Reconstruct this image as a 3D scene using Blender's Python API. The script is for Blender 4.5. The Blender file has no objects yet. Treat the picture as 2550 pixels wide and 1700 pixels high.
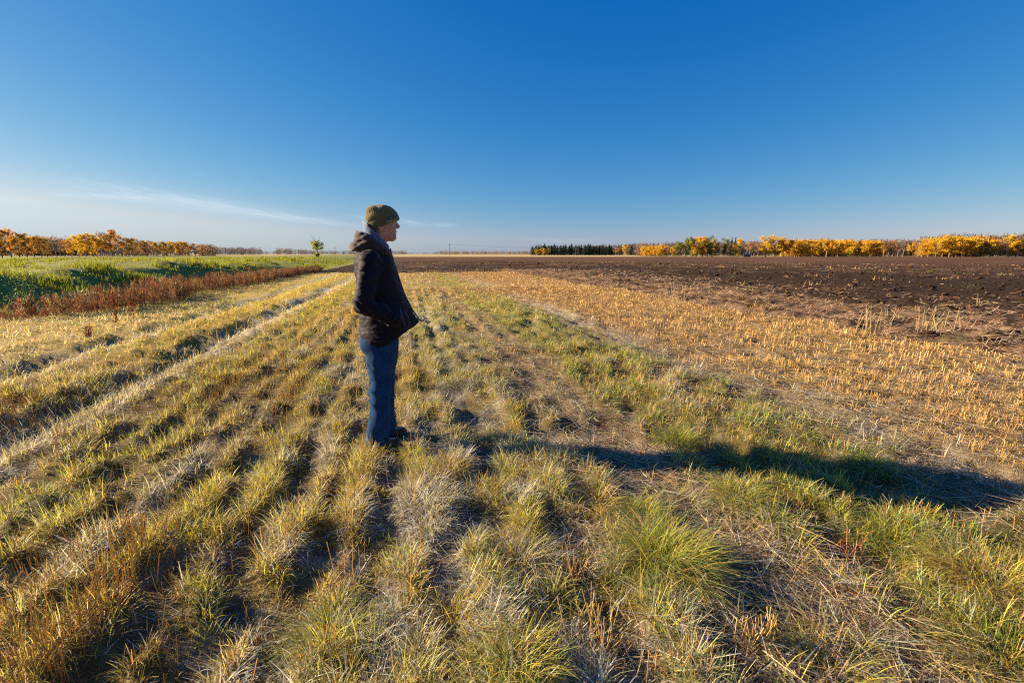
import bpy, math, random
import numpy as np
from math import radians as R

rng = np.random.default_rng(11)
random.seed(5)
scene = bpy.context.scene
COL = scene.collection

# ------------------------------------------------------------------ camera
CAM_H = 1.449
cam_d = bpy.data.cameras.new('camera'); cam_d.sensor_width = 36; cam_d.lens = 16
cam_d.clip_start = 0.05; cam_d.clip_end = 20000
cam = bpy.data.objects.new('camera', cam_d); COL.objects.link(cam)
cam.location = (0, 0, CAM_H); cam.rotation_euler = (R(90 - 10.888), 0, 0)
scene.camera = cam

# ------------------------------------------------------------------ sun, sky, exposure
SUN_EL, SUN_AZ = 18.5, 10.0          # elevation; degrees forward of straight left
sx, sy, sz = -math.cos(R(SUN_AZ))*math.cos(R(SUN_EL)), math.sin(R(SUN_AZ))*math.cos(R(SUN_EL)), math.sin(R(SUN_EL))
sun_d = bpy.data.lights.new('sun', 'SUN'); sun_d.energy = 5.0; sun_d.angle = R(0.8); sun_d.color = (1.0, 0.78, 0.50)
sun = bpy.data.objects.new('sun', sun_d); COL.objects.link(sun)
from mathutils import Vector
sun.rotation_euler = Vector((sx, sy, sz)).to_track_quat('Z', 'Y').to_euler()
sun.location = (-30, 5, 20)

world = bpy.data.worlds.new('World'); scene.world = world; world.use_nodes = True
wn, wl = world.node_tree.nodes, world.node_tree.links
wn.clear()
def wnode(t, **k):
    n = wn.new(t)
    for a, b in k.items(): setattr(n, a, b)
    return n
def wmath(op, a, b=None, c=None, clamp=False):
    n = wnode('ShaderNodeMath', operation=op, use_clamp=clamp)
    for i, q in enumerate((a, b, c)):
        if q is None: continue
        if isinstance(q, (int, float)): n.inputs[i].default_value = q
        else: wl.new(q, n.inputs[i])
    return n.outputs[0]
sky = wnode('ShaderNodeTexSky', sky_type='NISHITA'); sky.sun_disc = False
sky.sun_elevation = R(SUN_EL); sky.sun_rotation = math.atan2(sx, sy)
sky.altitude = 300; sky.air_density = 1.0; sky.dust_density = 0.3; sky.ozone_density = 3.0
# camera-style colour curve over the whole sky (deep blue high up, neutral pale horizon)
srgb = wnode('ShaderNodeSeparateColor'); wl.new(sky.outputs[0], srgb.inputs[0]); crgb = wnode('ShaderNodeCombineColor')
for i_, (g_, k_) in enumerate(((1.72, 1.00), (1.02, .622), (.46, .568))):
    p_ = wmath('POWER', wmath('MULTIPLY', srgb.outputs[i_], .1), g_)
    ch_ = [wmath('MINIMUM', wmath('MULTIPLY', p_, 10*k_), 11.0)] if i_ == 0 else ch_+[wmath('MINIMUM', wmath('MULTIPLY', p_, 10*k_), 11.0)]
g_ = wmath('SMOOTH_MIN', ch_[1], wmath('MULTIPLY', ch_[2], .95), .3); r_ = wmath('SMOOTH_MIN', ch_[0], wmath('MULTIPLY', g_, .82), .4)
wl.new(wmath('MAXIMUM', wmath('SUBTRACT', wmath('MULTIPLY', r_, 1.10), .11), .02), crgb.inputs[0]); wl.new(g_, crgb.inputs[1]); wl.new(ch_[2], crgb.inputs[2])
# thin cirrus, placed by azimuth and elevation in the sky
tc = wnode('ShaderNodeTexCoord'); sep = wnode('ShaderNodeSeparateXYZ'); wl.new(tc.outputs['Generated'], sep.inputs[0])
az = wmath('ARCTAN2', sep.outputs[0], sep.outputs[1]); el = wmath('ARCSINE', sep.outputs[2])
cmb = wnode('ShaderNodeCombineXYZ'); wl.new(az, cmb.inputs[0])
tilt_el = wmath('MULTIPLY_ADD', az, 0.17, el); wl.new(tilt_el, cmb.inputs[1])
def cnoise(sc, stretch, det, off=0.0):
    mp = wnode('ShaderNodeMapping'); mp.inputs['Scale'].default_value = (sc, sc*stretch, 1); mp.inputs['Location'].default_value = (off, off*.37, off)
    wl.new(cmb.outputs[0], mp.inputs[0]); n = wnode('ShaderNodeTexNoise'); n.inputs['Detail'].default_value = det
    n.inputs['Roughness'].default_value = .62; n.inputs['Distortion'].default_value = .5
    wl.new(mp.outputs[0], n.inputs['Vector']); return n.outputs['Fac']
n1 = cnoise(3.2, 13, 5); n2 = cnoise(11, 10, 4, 3.1)
def streak(a0, e0, sa, se, slope):
    da = wmath('SUBTRACT', az, a0)
    ec = wmath('MULTIPLY_ADD', da, slope, e0)
    qa = wmath('POWER', wmath('ABSOLUTE', wmath('DIVIDE', da, sa)), 2.0)
    qe = wmath('POWER', wmath('ABSOLUTE', wmath('DIVIDE', wmath('SUBTRACT', el, ec), se)), 2.0)
    return wmath('EXPONENT', wmath('MULTIPLY', wmath('ADD', qa, qe), -1.0))
# (azimuth, elevation) of the wisps
st = streak(R(-34.0), R(5.0), R(8.0), R(.70), -.11)
for a in ((R(-24.5), R(3.85), R(5.0), R(.30), -.10, .8), (R(-41), R(5.15), R(3.5), R(.30), .02, .6), (R(-48), R(4.4), R(2.5), R(.28), 0, .6), (R(-12.4), R(3.7), R(1.4), R(.30), -.14, .75),
          (R(-8.3), R(3.43), R(1.4), R(.22), 0, .6), (R(6.0), R(1.6), R(4), R(.28), -.02, .35), (R(-17.3), R(4.1), R(1.6), R(.22), -.1, .5)):
    st = wmath('ADD', st, wmath('MULTIPLY', streak(*a[:5]), a[5]))
nn = wmath('ADD', wmath('MULTIPLY', n1, .7), wmath('MULTIPLY', n2, .45))
cl = wmath('MULTIPLY', st, wmath('MULTIPLY_ADD', nn, 3.2, -1.15, clamp=True), clamp=True)
cl = wmath('MULTIPLY', cl, .30)
mx = wnode('ShaderNodeMixRGB'); wl.new(cl, mx.inputs[0]); wl.new(crgb.outputs[0], mx.inputs[1]); mx.inputs[2].default_value = (7.0, 7.2, 7.5, 1)
bg = wnode('ShaderNodeBackground'); bg.inputs['Strength'].default_value = 0.05
wl.new(mx.outputs[0], bg.inputs['Color'])
wo = wnode('ShaderNodeOutputWorld'); wl.new(bg.outputs[0], wo.inputs[0])

vs = scene.view_settings
vs.view_transform = 'Standard'; vs.look = 'None'; vs.gamma = 1; vs.use_curve_mapping = False; vs.exposure = 1.6
scene.cycles.max_bounces = 4; scene.cycles.diffuse_bounces = 2; scene.cycles.transmission_bounces = 3
scene.cycles.use_denoising = False; scene.cycles.filter_width = 1.2
scene.cycles.caustics_reflective = False; scene.cycles.caustics_refractive = False

# ------------------------------------------------------------------ noise
def _h(ix, iy, seed):
    a = (ix.astype(np.int64)*374761393 + iy.astype(np.int64)*668265263 + seed*974634541) & 0xffffffff
    a = ((a ^ (a >> 13))*1274126177) & 0xffffffff
    a = ((a ^ (a >> 16))*2246822519) & 0xffffffff
    return (a & 0xffffff).astype(np.float64)/0xffffff
def vn(x, y, seed=0):
    ix, iy = np.floor(x), np.floor(y); fx, fy = x-ix, y-iy
    fx = fx*fx*fx*(fx*(fx*6-15)+10); fy = fy*fy*fy*(fy*(fy*6-15)+10)
    a, b, c, d = _h(ix, iy, seed), _h(ix+1, iy, seed), _h(ix, iy+1, seed), _h(ix+1, iy+1, seed)
    return (a*(1-fx)+b*fx)*(1-fy) + (c*(1-fx)+d*fx)*fy
def fbm(x, y, seed=0, o=3, g=.5):
    s = 0; a = 1; t = 0
    for i in range(o):
        s = s + a*vn(x*2**i+17.3*i, y*2**i-9.1*i, seed+i); t += a; a *= g
    return s/t
def sst(a, b, x):
    t = np.clip((x-a)/(b-a), 0, 1); return t*t*(3-2*t)

# ------------------------------------------------------------------ the lie of the land: u across the rows, v along them
RD = np.array([-0.2278, 0.9737])
def uv(x, y): return x*RD[1]-y*RD[0], x*RD[0]+y*RD[1]
def xy(u, v): return u*RD[1]+v*RD[0], -u*RD[0]+v*RD[1]
def weed_edge(v): return -6.6 - 2.4*sst(14.5, 11.0, v) + .35*(vn(v*.45, v*0+3, 5)-.5)*2
def tuft(x, y):                                   # 0..1 mounds of tussocky grass
    u, v = uv(x, y)
    a = vn(u*6.2+.7*vn(u*2, v*2, 77), v*3.2, 21); b = vn(u*12, v*8.5, 22); row = .5+.5*np.cos((u+.10*(vn(u*.7, v*.6, 78)-.5))*2*np.pi/.31)
    return sst(.34, .72, .50*a+.34*b+.16*row)
EDGE_U, EDGE_V = 8.3, 36.5
def soil_mask(u, v):                              # 1 on the ploughed land
    e = .5*(fbm(u*.5, v*.5, 41, 3)-.5)*2
    return np.maximum(sst(EDGE_U-.25, EDGE_U+.35, u+e), sst(EDGE_V-.5, EDGE_V+.8, v+1.2*e))*sst(-7.5, -6.8, u)
def height(x, y):
    x = np.asarray(x, float); y = np.asarray(y, float)
    u, v = uv(x, y); d = np.hypot(x, y)
    near = 1-sst(12, 40, d)
    z = .05*(fbm(x*.35, y*.35, 1, 2)-.5)
    fld = (1-soil_mask(u, v))*sst(-7.6, -6.2, u)
    z = z + fld*near*(.062*tuft(x, y)-.03 + .035*(fbm(x*5, y*5, 3, 2)-.5) + .006*np.cos(u*2*np.pi/.31))
    wob = .18*(vn(v*.35, v*0, 9)-.5)*2
    for c, w, dep in ((-3.15, .28, .14), (-4.75, .26, .09), (1.5, .30, .055), (.62, .10, .02), (-.78, .12, .02), (-1.9, .1, .015), (3.75, .25, .04)):
        z = z - near*fld*dep*np.exp(-((u+wob-c)/w)**2)
    sm = soil_mask(u, v); cl = 1-sst(20, 90, d)
    z = z + sm*cl*(.16*(fbm(x*1.7, y*1.7, 12, 3)-.5) + .10*(fbm(x*5, y*5, 14, 2)-.5) + .05*np.sin(u*2*np.pi/1.3+3*vn(u*.3, v*.3, 8)))
    # ditch and spoil bank on the left
    uu = u + .5*(fbm(u*.25, v*.25, 15, 2)-.5)*2 - weed_edge(v)+(-6.6)*-1 - 6.6 + 6.6
    uu = u + .6*(fbm(u*.25, v*.25, 15, 2)-.5)*2 - .5*(weed_edge(v)+6.6)
    fade = 1-sst(38, 60, v)
    top = .82-.30*sst(20, 70, v)
    z = z - .60*fade*sst(-8.0, -9.6, uu)
    z = z + (top+.60*fade)*sst(-10.0, -15.4, uu)
    bk = sst(-10.5, -13, uu)
    z = z + bk*(1-sst(40, 140, d))*(.75*(fbm(x*.22, y*.22, 16, 3)-.5)+.20*(fbm(x*1.1, y*1.1, 18, 2)-.5))
    z = z + bk*.12*sst(-14, -24, uu) - bk*.75*sst(-45, -110, uu)
    return z*(1-np.exp(-((x-GX)**2+(y-GY)**2)/.30**2))
GX, GY = -1.05615, 3.35985                        # where the man stands

# ------------------------------------------------------------------ mesh and material helpers
TRIS = [0]
def mesh_np(name, V, F, col=None, smooth=False):
    me = bpy.data.meshes.new(name)
    V = np.ascontiguousarray(V, np.float32).reshape(-1, 3); F = np.ascontiguousarray(F, np.int32); k = F.shape[1]
    me.vertices.add(len(V)); me.vertices.foreach_set('co', V.ravel())
    me.loops.add(F.size); me.loops.foreach_set('vertex_index', F.ravel())
    me.polygons.add(len(F)); me.polygons.foreach_set('loop_start', np.arange(0, F.size, k, dtype=np.int32))
    if smooth: me.polygons.foreach_set('use_smooth', np.ones(len(F), bool))
    if col is not None:
        a = me.color_attributes.new('Col', 'FLOAT_COLOR', 'POINT')
        c = np.ones((len(V), 4), np.float32); c[:, :3] = col; a.data.foreach_set('color', c.ravel())
    me.update(calc_edges=True); TRIS[0] += len(F)*(k-2)
    return me
def obj(name, me, mat=None, parent=None, label=None, cat=None, group=None, kind=None):
    o = bpy.data.objects.new(name, me); COL.objects.link(o)
    if mat is not None and me is not None and not me.materials: me.materials.append(mat)
    if parent: o.parent = parent
    if label: o['label'] = label
    if cat: o['category'] = cat
    if group: o['group'] = group
    if kind: o['kind'] = kind
    return o
def mat_new(name):
    m = bpy.data.materials.new(name); m.use_nodes = True; nt = m.node_tree; nt.nodes.clear()
    return m, nt.nodes, nt.links
def pmat(name, c, rough=.7, var=.25, scale=20., bump=0., bscale=60., sheen=0., spec=.4, metal=0., attr=False, coat=0.):
    m, N, L = mat_new(name)
    b = N.new('ShaderNodeBsdfPrincipled'); o = N.new('ShaderNodeOutputMaterial'); L.new(b.outputs[0], o.inputs[0])
    t = N.new('ShaderNodeTexCoord'); n = N.new('ShaderNodeTexNoise'); n.inputs['Scale'].default_value = scale; n.inputs['Detail'].default_value = 5
    L.new(t.outputs['Object'], n.inputs['Vector'])
    mr = N.new('ShaderNodeMapRange'); mr.inputs['To Min'].default_value = 1-var; mr.inputs['To Max'].default_value = 1+var
    mr.inputs['From Min'].default_value = .25; mr.inputs['From Max'].default_value = .75; L.new(n.outputs['Fac'], mr.inputs['Value'])
    v = N.new('ShaderNodeVectorMath'); v.operation = 'SCALE'; L.new(mr.outputs[0], v.inputs['Scale'])
    if attr:
        at = N.new('ShaderNodeAttribute'); at.attribute_name = 'Col'; L.new(at.outputs['Color'], v.inputs[0])
    else: v.inputs[0].default_value = c
    L.new(v.outputs[0], b.inputs['Base Color'])
    b.inputs['Roughness'].default_value = rough; b.inputs['Specular IOR Level'].default_value = spec; b.inputs['Metallic'].default_value = metal
    b.inputs['Sheen Weight'].default_value = sheen; b.inputs['Sheen Roughness'].default_value = .4; b.inputs['Coat Weight'].default_value = coat
    if bump:
        n2 = N.new('ShaderNodeTexNoise'); n2.inputs['Scale'].default_value = bscale; n2.inputs['Detail'].default_value = 4; L.new(t.outputs['Object'], n2.inputs['Vector'])
        bp = N.new('ShaderNodeBump'); bp.inputs['Strength'].default_value = bump; bp.inputs['Distance'].default_value = .02
        L.new(n2.outputs['Fac'], bp.inputs['Height']); L.new(bp.outputs[0], b.inputs['Normal'])
    return m
def blade_mat(name, trans=.4, rough=.5, spec=.25):
    m, N, L = mat_new(name); o = N.new('ShaderNodeOutputMaterial')
    at = N.new('ShaderNodeAttribute'); at.attribute_name = 'Col'
    p = N.new('ShaderNodeBsdfPrincipled'); p.inputs['Roughness'].default_value = rough; p.inputs['Specular IOR Level'].default_value = spec
    t = N.new('ShaderNodeBsdfTranslucent'); mx = N.new('ShaderNodeMixShader'); mx.inputs[0].default_value = trans
    geo = N.new('ShaderNodeNewGeometry'); nz = N.new('ShaderNodeTexNoise'); nz.inputs['Scale'].default_value = 38; nz.inputs['Detail'].default_value = 3
    L.new(geo.outputs['Position'], nz.inputs['Vector'])
    mr = N.new('ShaderNodeMapRange'); mr.inputs['From Min'].default_value = .3; mr.inputs['From Max'].default_value = .7; mr.inputs['To Min'].default_value = .75; mr.inputs['To Max'].default_value = 1.25
    L.new(nz.outputs['Fac'], mr.inputs['Value'])
    v = N.new('ShaderNodeVectorMath'); v.operation = 'SCALE'; L.new(at.outputs['Color'], v.inputs[0]); L.new(mr.outputs[0], v.inputs['Scale'])
    L.new(v.outputs[0], p.inputs['Base Color']); L.new(v.outputs[0], t.inputs['Color'])
    L.new(p.outputs[0], mx.inputs[1]); L.new(t.outputs[0], mx.inputs[2]); L.new(mx.outputs[0], o.inputs[0]); return m
M_GRASS = blade_mat('grass_blades', .42)
M_STRAW = blade_mat('straw', .25, .45, .35)
M_BANK = blade_mat('bank_blades', .4, .9, .02)
M_DRY = blade_mat('dead_weed', .3, .85, .03)
M_LEAF = blade_mat('leaves', .45, .6, .2)
M_BARK = pmat('bark', (.16, .12, .09), .9, .4, 3, .3, 8)

# ------------------------------------------------------------------ colours (linear albedo)
GREEN = np.array([.14, .235, .014]); LIME = np.array([.40, .37, .016]); YEL = np.array([.66, .43, .035]); GOLD = np.array([.62, .40, .15])
ORG = np.array([.56, .36, .11]); FROST = np.array([.62, .60, .52]); BROWN = np.array([.20, .10, .04]); SOIL = np.array([.040, .026, .017])
PALE = np.array([.64, .46, .17]); STRAW = np.array([.46, .34, .19]); GREYG = np.array([.27, .28, .15])

# cover: weights of green, lime, yellow, gold, orange stubble, frosted mat, litter, bare
def cover(u, v, x, y):
    w = {}
    g = lambda c, s: np.exp(-((uu-c)/s)**2)
    uu = u + .22*(fbm(v*.5, u*.8, 31, 2)-.5)*2
    far = sst(9, 22, v)
    n1 = fbm(x*1.1, y*1.1, 51, 3); n2 = fbm(x*.6+5, y*.6, 52, 3); n3 = fbm(x*1.8, y*1.8+9, 53, 2)
    rowf = .5+.5*np.cos(u*2*np.pi/.62+1.2)
    left = sst(-4.2, -5.6, uu)
    w['pale'] = left*(.75+.9*sst(.35, .6, n2)) + .5*sst(-2.4, -3.2, uu)*sst(.5, .7, n1)
    w['yel'] = .6*sst(.32, .6, n2)*sst(2.2, .5, uu)+.95*g(-4.2, .7)+.7*g(-2.2, .5)+.8*g(-.28, .22)+.35*g(.9, .35)+.45*sst(-3.6, -6, uu)*sst(.4, .65, n1)*1.6+.35*far*sst(4, -4, uu)+.3*g(2.4, .6)
    w['lime'] = .30*sst(-6.5, -4, uu)*sst(3.6, 3.0, uu)+.45*g(-4.4, .8)*sst(.4, .6, n1)+.9*g(-2.25, .40)+.5*g(-1.2, .3)*sst(.4, .6, n3)+.55*g(.15, .35)*sst(.4, .6, n3)+.8*g(.9, .28)+1.15*g(2.5, .55)+.5*left*sst(.45, .65, n3)+.25*far*sst(4, -5, uu)
    w['grn'] = .22*g(-2.2, .5)+.30*g(.8, .4)+1.0*g(2.1, .45)+1.0*g(2.95, .38)*sst(.25, .55, n1)+.12*left
    w['org'] = (.75*g(-1.2, .42)*(.3+rowf)+.5*g(-1.9, .3)+.5*g(-3.8, .3)+.3*g(-.28, .2)+.45*g(-2.6, .25))*(.15+1.1*sst(.36, .62, n1))*(1-.65*sst(7, 14, v))
    w['gold'] = 1.2*sst(3.7, 4.5, uu)*(.45+.95*sst(.33, .62, fbm(u*1.5, v*.35, 54, 3)))+.28*g(1.4, .5)*sst(3.2, 6, v)+.25*g(2.4, .7)+.7*far*sst(-1.5, 1, uu)+.35*far*sst(-4.5, -2, uu)*rowf
    w['frost'] = 1.25*g(-3.15, .36)+.75*g(-4.85, .3)+.55*g(-.75, .25)+.35*g(-1.55, .2)+.75*g(.5, .45)+.55*g(1.15, .25)+.9*g(3.7, .35)+.30*g(2.6, .4)*sst(.45, .65, n3)+.35*g(-.1,.4)*sst(.4,.6,n3)
    w['frost'] *= .9*(.4+1.1*sst(.3, .65, n3))
    w['frost'] += 2.0*g(-3.15, .24)+.7*g(-4.85, .2)+.5*g(.3, .7)*sst(5, 3, v)
    w['litter'] = .85*g(1.55, .28)+.75*g(3.8, .5)+.42*sst(4, 5, uu)+.25*g(1.2, .6)
    # patches of bare earth by the man and to the right
    w['bare'] = .75*g(1.5, .33)*(.4+sst(.4, .6, n1))+.3*sst(.6, .75, n3)*sst(-2.6, -.6, uu)*sst(3.2, 1.8, uu)+.25*g(-.75, .15)+.2*g(-1.6, .2)
    n4 = vn(u*6.5, v*4.5, 57); n5 = vn(u*6.0+40, v*4.2, 58)
    w['frost'] = w['frost']*(.25+1.7*sst(.45, .75, n4)); w['yel'] = w['yel']*(.3+1.6*sst(.45, .75, n5)); w['lime'] = w['lime']*(.3+1.6*sst(.55, .3, n4)); w['grn'] = w['grn']*(.9+1.5*sst(.5, .25, n5))
    path = np.exp(-((uu-1.52)/.36)**4)*sst(4.6, 3.4, v)+.75*np.exp(-((uu-1.35)/.42)**4)*sst(3.6, 4.6, v)*sst(8, 6, v)
    for c in ('grn', 'lime', 'yel', 'frost', 'gold', 'org'): w[c] = w[c]*(1-.93*path)
    w['litter'] = w['litter']+.5*path; w['bare'] = w['bare']+.35*path
    return w
CL = ['grn', 'lime', 'yel', 'gold', 'org', 'frost', 'litter', 'bare', 'pale']
CCOL = dict(grn=GREEN, lime=LIME, yel=YEL, gold=GOLD, org=ORG, frost=FROST, litter=STRAW, bare=SOIL*1.2, pale=PALE)
def cover_arr(x, y):
    u, v = uv(x, y); w = cover(u, v, x, y)
    A = np.stack([w[c]*np.ones_like(x) for c in CL], -1)+1e-4
    return A

# ------------------------------------------------------------------ ground sheets
def build_ground():
    a = np.concatenate([np.arange(-75, 75, .40), np.arange(75, 285, 5.)]); a = np.radians(a); na = len(a)
    r = .25*1.0245**np.arange(0, 420); nr = len(r)
    X = np.outer(r, np.sin(a)); Y = np.outer(r, np.cos(a))
    Z = height(X, Y)
    V = np.stack([X, Y, Z], -1).reshape(-1, 3)
    i, j = np.meshgrid(np.arange(nr-1), np.arange(na), indexing='ij'); j2 = (j+1) % na
    F = np.stack([i*na+j, i*na+j2, (i+1)*na+j2, (i+1)*na+j], -1).reshape(-1, 4)[:, ::-1]
    x, y = V[:, 0], V[:, 1]; u, v = uv(x, y); d = np.hypot(x, y)
    # colours of what covers the ground
    A = cover_arr(x, y); A /= A.sum(1, keepdims=True)
    cf = A @ np.stack([CCOL[c] for c in CL])
    nf = 1-sst(5, 15, d)
    n = fbm(x*7, y*7, 61, 3)
    earth = SOIL[None]*(1+.8*n[:, None])+STRAW[None]*.18*sst(.45, .75, fbm(x*22, y*22, 62, 2))[:, None]+FROST[None]*.16*sst(.5, .72, fbm(x*9, y*9, 69, 3))[:, None]
    k = (.82*nf+.12*(1-nf))[:, None]
    cfield = cf*(1-k)*.85 + earth*k
    s1 = fbm(x*.35, y*.35, 63, 3); s2 = fbm(x*1.6, y*1.6, 64, 3); s3 = fbm(u*.05, v*.05, 65, 3)
    res = np.clip(1.15*sst(16, 9, u+4*(s1-.5))*sst(40, 30, v)+.25*sst(.5, .7, s2)*sst(30, 60, d)+.8*sst(.55, .75, s1)*sst(28, 50, d)*sst(200, 90, d), 0, 1)*sst(.38, .62, fbm(x*4, y*4, 66, 3))
    cs = SOIL[None]*(.65+.8*s2[:, None])*(1-.45*res[:, None]) + np.array([.30, .19, .11])*(.62*res[:, None])
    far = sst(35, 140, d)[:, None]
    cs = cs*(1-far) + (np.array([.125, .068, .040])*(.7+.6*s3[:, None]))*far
    b1 = fbm(x*.5, y*.5, 67, 3)[:, None]; b2 = fbm(x*.12, y*.12, 68, 2)[:, None]
    cb = np.array([.13, .15, .035])*(1-b1)+np.array([.25, .26, .045])*b1
    cb = cb*(.75+.5*b2)
    cm = np.array([.44, .35, .17])*(.8+.4*b2)
    fu, fv = u[F].mean(1), v[F].mean(1); fd = d[F].mean(1); fx, fy = x[F].mean(1), y[F].mean(1)
    we = weed_edge(fv)
    zone = np.zeros(len(F), int)                                    # 0 stubble
    zone[soil_mask(fu, fv) > .5] = 1
    zone[(fu < we-.6) & (fv < 60)] = 2
    zone[(fu < -7-.05*np.maximum(fv-60, 0)) & (fv >= 60)] = 2
    zone[(fy > 232+.02*fx) & (zone == 1)] = 3
    zone[(fd > 420)] = 3
    m0 = pmat('stubble_soil', None, .95, .35, 90, .8, 120, attr=True, spec=.15)
    m1 = pmat('ploughed_soil', None, .95, .5, 14, 1.0, 22, attr=True, spec=.05)
    m2 = pmat('bank_turf', None, .95, .5, 6, .6, 20, attr=True, spec=.15)
    m3 = pmat('dry_meadow', None, .95, .3, .3, attr=True, spec=.1)
    for zi, nm, c, m in ((0, 'stubble_field', cfield, m0), (1, 'ploughed_field', cs, m1), (2, 'ditch_bank', cb, m2), (3, 'dry_meadow', cm, m3)):
        f = F[zone == zi]; ids, inv = np.unique(f, return_inverse=True)
        me = mesh_np(nm, V[ids], inv.reshape(-1, 4), c[ids], True)
        obj(nm, me, m, kind='structure')
build_ground()

# ------------------------------------------------------------------ blades
def blades(base, length, width, azi, tilt, bend, colr, segs, twist=None, tipw=.25, tipc=None, minz=True):
    """curved tapering strips; angles in radians from vertical; returns V, F(quads), C"""
    n = len(base); th = tilt[:, None]+bend[:, None]*((np.arange(segs)+.5)/segs)[None]
    st = (length/segs)[:, None]
    h = np.concatenate([np.zeros((n, 1)), np.cumsum(np.sin(th)*st, 1)], 1); zz = np.concatenate([np.zeros((n, 1)), np.cumsum(np.cos(th)*st, 1)], 1)
    ca, sa = np.cos(azi)[:, None], np.sin(azi)[:, None]
    if twist is None: twist = rng.uniform(-1.2, 1.2, n)
    P = np.stack([base[:, 0:1]+ca*h, base[:, 1:2]+sa*h, base[:, 2:3]+zz], -1)
    if minz:
        P[..., 2] = np.maximum(P[..., 2], base[:, 2:3]-.10*np.clip(h/.25, 0, 1.2)+.004)
    s = np.linspace(0, 1, segs+1)[None]
    w = width[:, None]*(1-(1-tipw)*s**1.5)*.5
    ct, stw = np.cos(twist)[:, None], np.sin(twist)[:, None]
    W = np.stack([-sa*ct+ca*stw*.6, ca*ct+sa*stw*.6, stw*.5*np.ones_like(sa)], -1)*w[..., None]
    V = np.stack([P-W, P+W], 2).reshape(-1, 3)
    k = np.arange(n)[:, None]*(2*(segs+1))+2*np.arange(segs)[None]
    F = np.stack([k, k+1, k+3, k+2], -1).reshape(-1, 4)
    C = np.repeat(colr[:, None], 2*(segs+1), 1)
    if tipc is not None:
        tt = (np.repeat(s, 2, 1)[..., None])**1.3
        C = C*(1-tt)+tipc[:, None]*tt
    return V, F, C.reshape(-1, 3)
def tri_tips(base, length, width, azi, tilt, colr):
    n = len(base); ca, sa = np.cos(azi), np.sin(azi); tw = rng.uniform(0, np.pi, n)
    tip = base+np.stack([ca*np.sin(tilt), sa*np.sin(tilt), np.cos(tilt)], -1)*length[:, None]
    W = np.stack([np.cos(tw), np.sin(tw), 0*tw], -1)*width[:, None]*.5
    V = np.stack([base-W, base+W, tip], 1).reshape(-1, 3); F = np.arange(3*n).reshape(-1, 3)
    return V, F, np.repeat(colr, 3, 0)
def stalks(base, length, rad, azi, tilt, colr, sides=3):
    """straight cut stems: open prisms with a cap"""
    n = len(base); D = np.stack([np.cos(azi)*np.sin(tilt), np.sin(azi)*np.sin(tilt), np.cos(tilt)], -1)
    A = np.cross(D, np.array([.3, .9, .1])); A /= np.linalg.norm(A, axis=1, keepdims=True)+1e-9; B = np.cross(D, A)
    ang = np.arange(sides)*2*np.pi/sides
    ring = A[:, None]*np.cos(ang)[None, :, None]+B[:, None]*np.sin(ang)[None, :, None]
    b = base[:, None]+ring*rad[:, None, None]; t = (base+D*length[:, None])[:, None]+ring*rad[:, None, None]*.85
    V = np.concatenate([b, t], 1).reshape(-1, 3); k = np.arange(n)*2*sides; q = []
    for i in range(sides):
        j = (i+1) % sides; q.append(np.stack([k+i, k+j, k+sides+j, k+sides+i], -1))
    return V, np.concatenate(q), np.repeat(colr, 2*sides, 0)
def join(parts):
    Vs, Fs, Cs, o = [], [], [], 0
    for V, F, C in parts:
        Vs.append(V); Fs.append(F+o); Cs.append(C); o += len(V)
    return np.concatenate(Vs), np.concatenate(Fs), np.concatenate(Cs)
def vary(c, n, a=.22, hue=.08):
    return np.clip(c*(1+rng.normal(0, a, (n, 1)))*(1+rng.normal(0, hue, (n, 3))), .004, .9)

def wedge(n, r0, r1, half=62):
    a = np.radians(rng.uniform(-half, half, n)); r = np.sqrt(rng.uniform(r0*r0, r1*r1, n))
    return r*np.sin(a), r*np.cos(a)
def field_points(n, r0, r1):
    x, y = wedge(n, r0, r1); u, v = uv(x, y)
    k = (soil_mask(u, v) < .5) & (u > weed_edge(v)-.8); k &= np.hypot((x-GX-.03)/1.0, y-GY) > .10
    return x[k], y[k]
def grad_tuft(x, y):
    e = .03; return (tuft(x+e, y)-tuft(x-e, y)), (tuft(x, y+e)-tuft(x, y-e))

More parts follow.
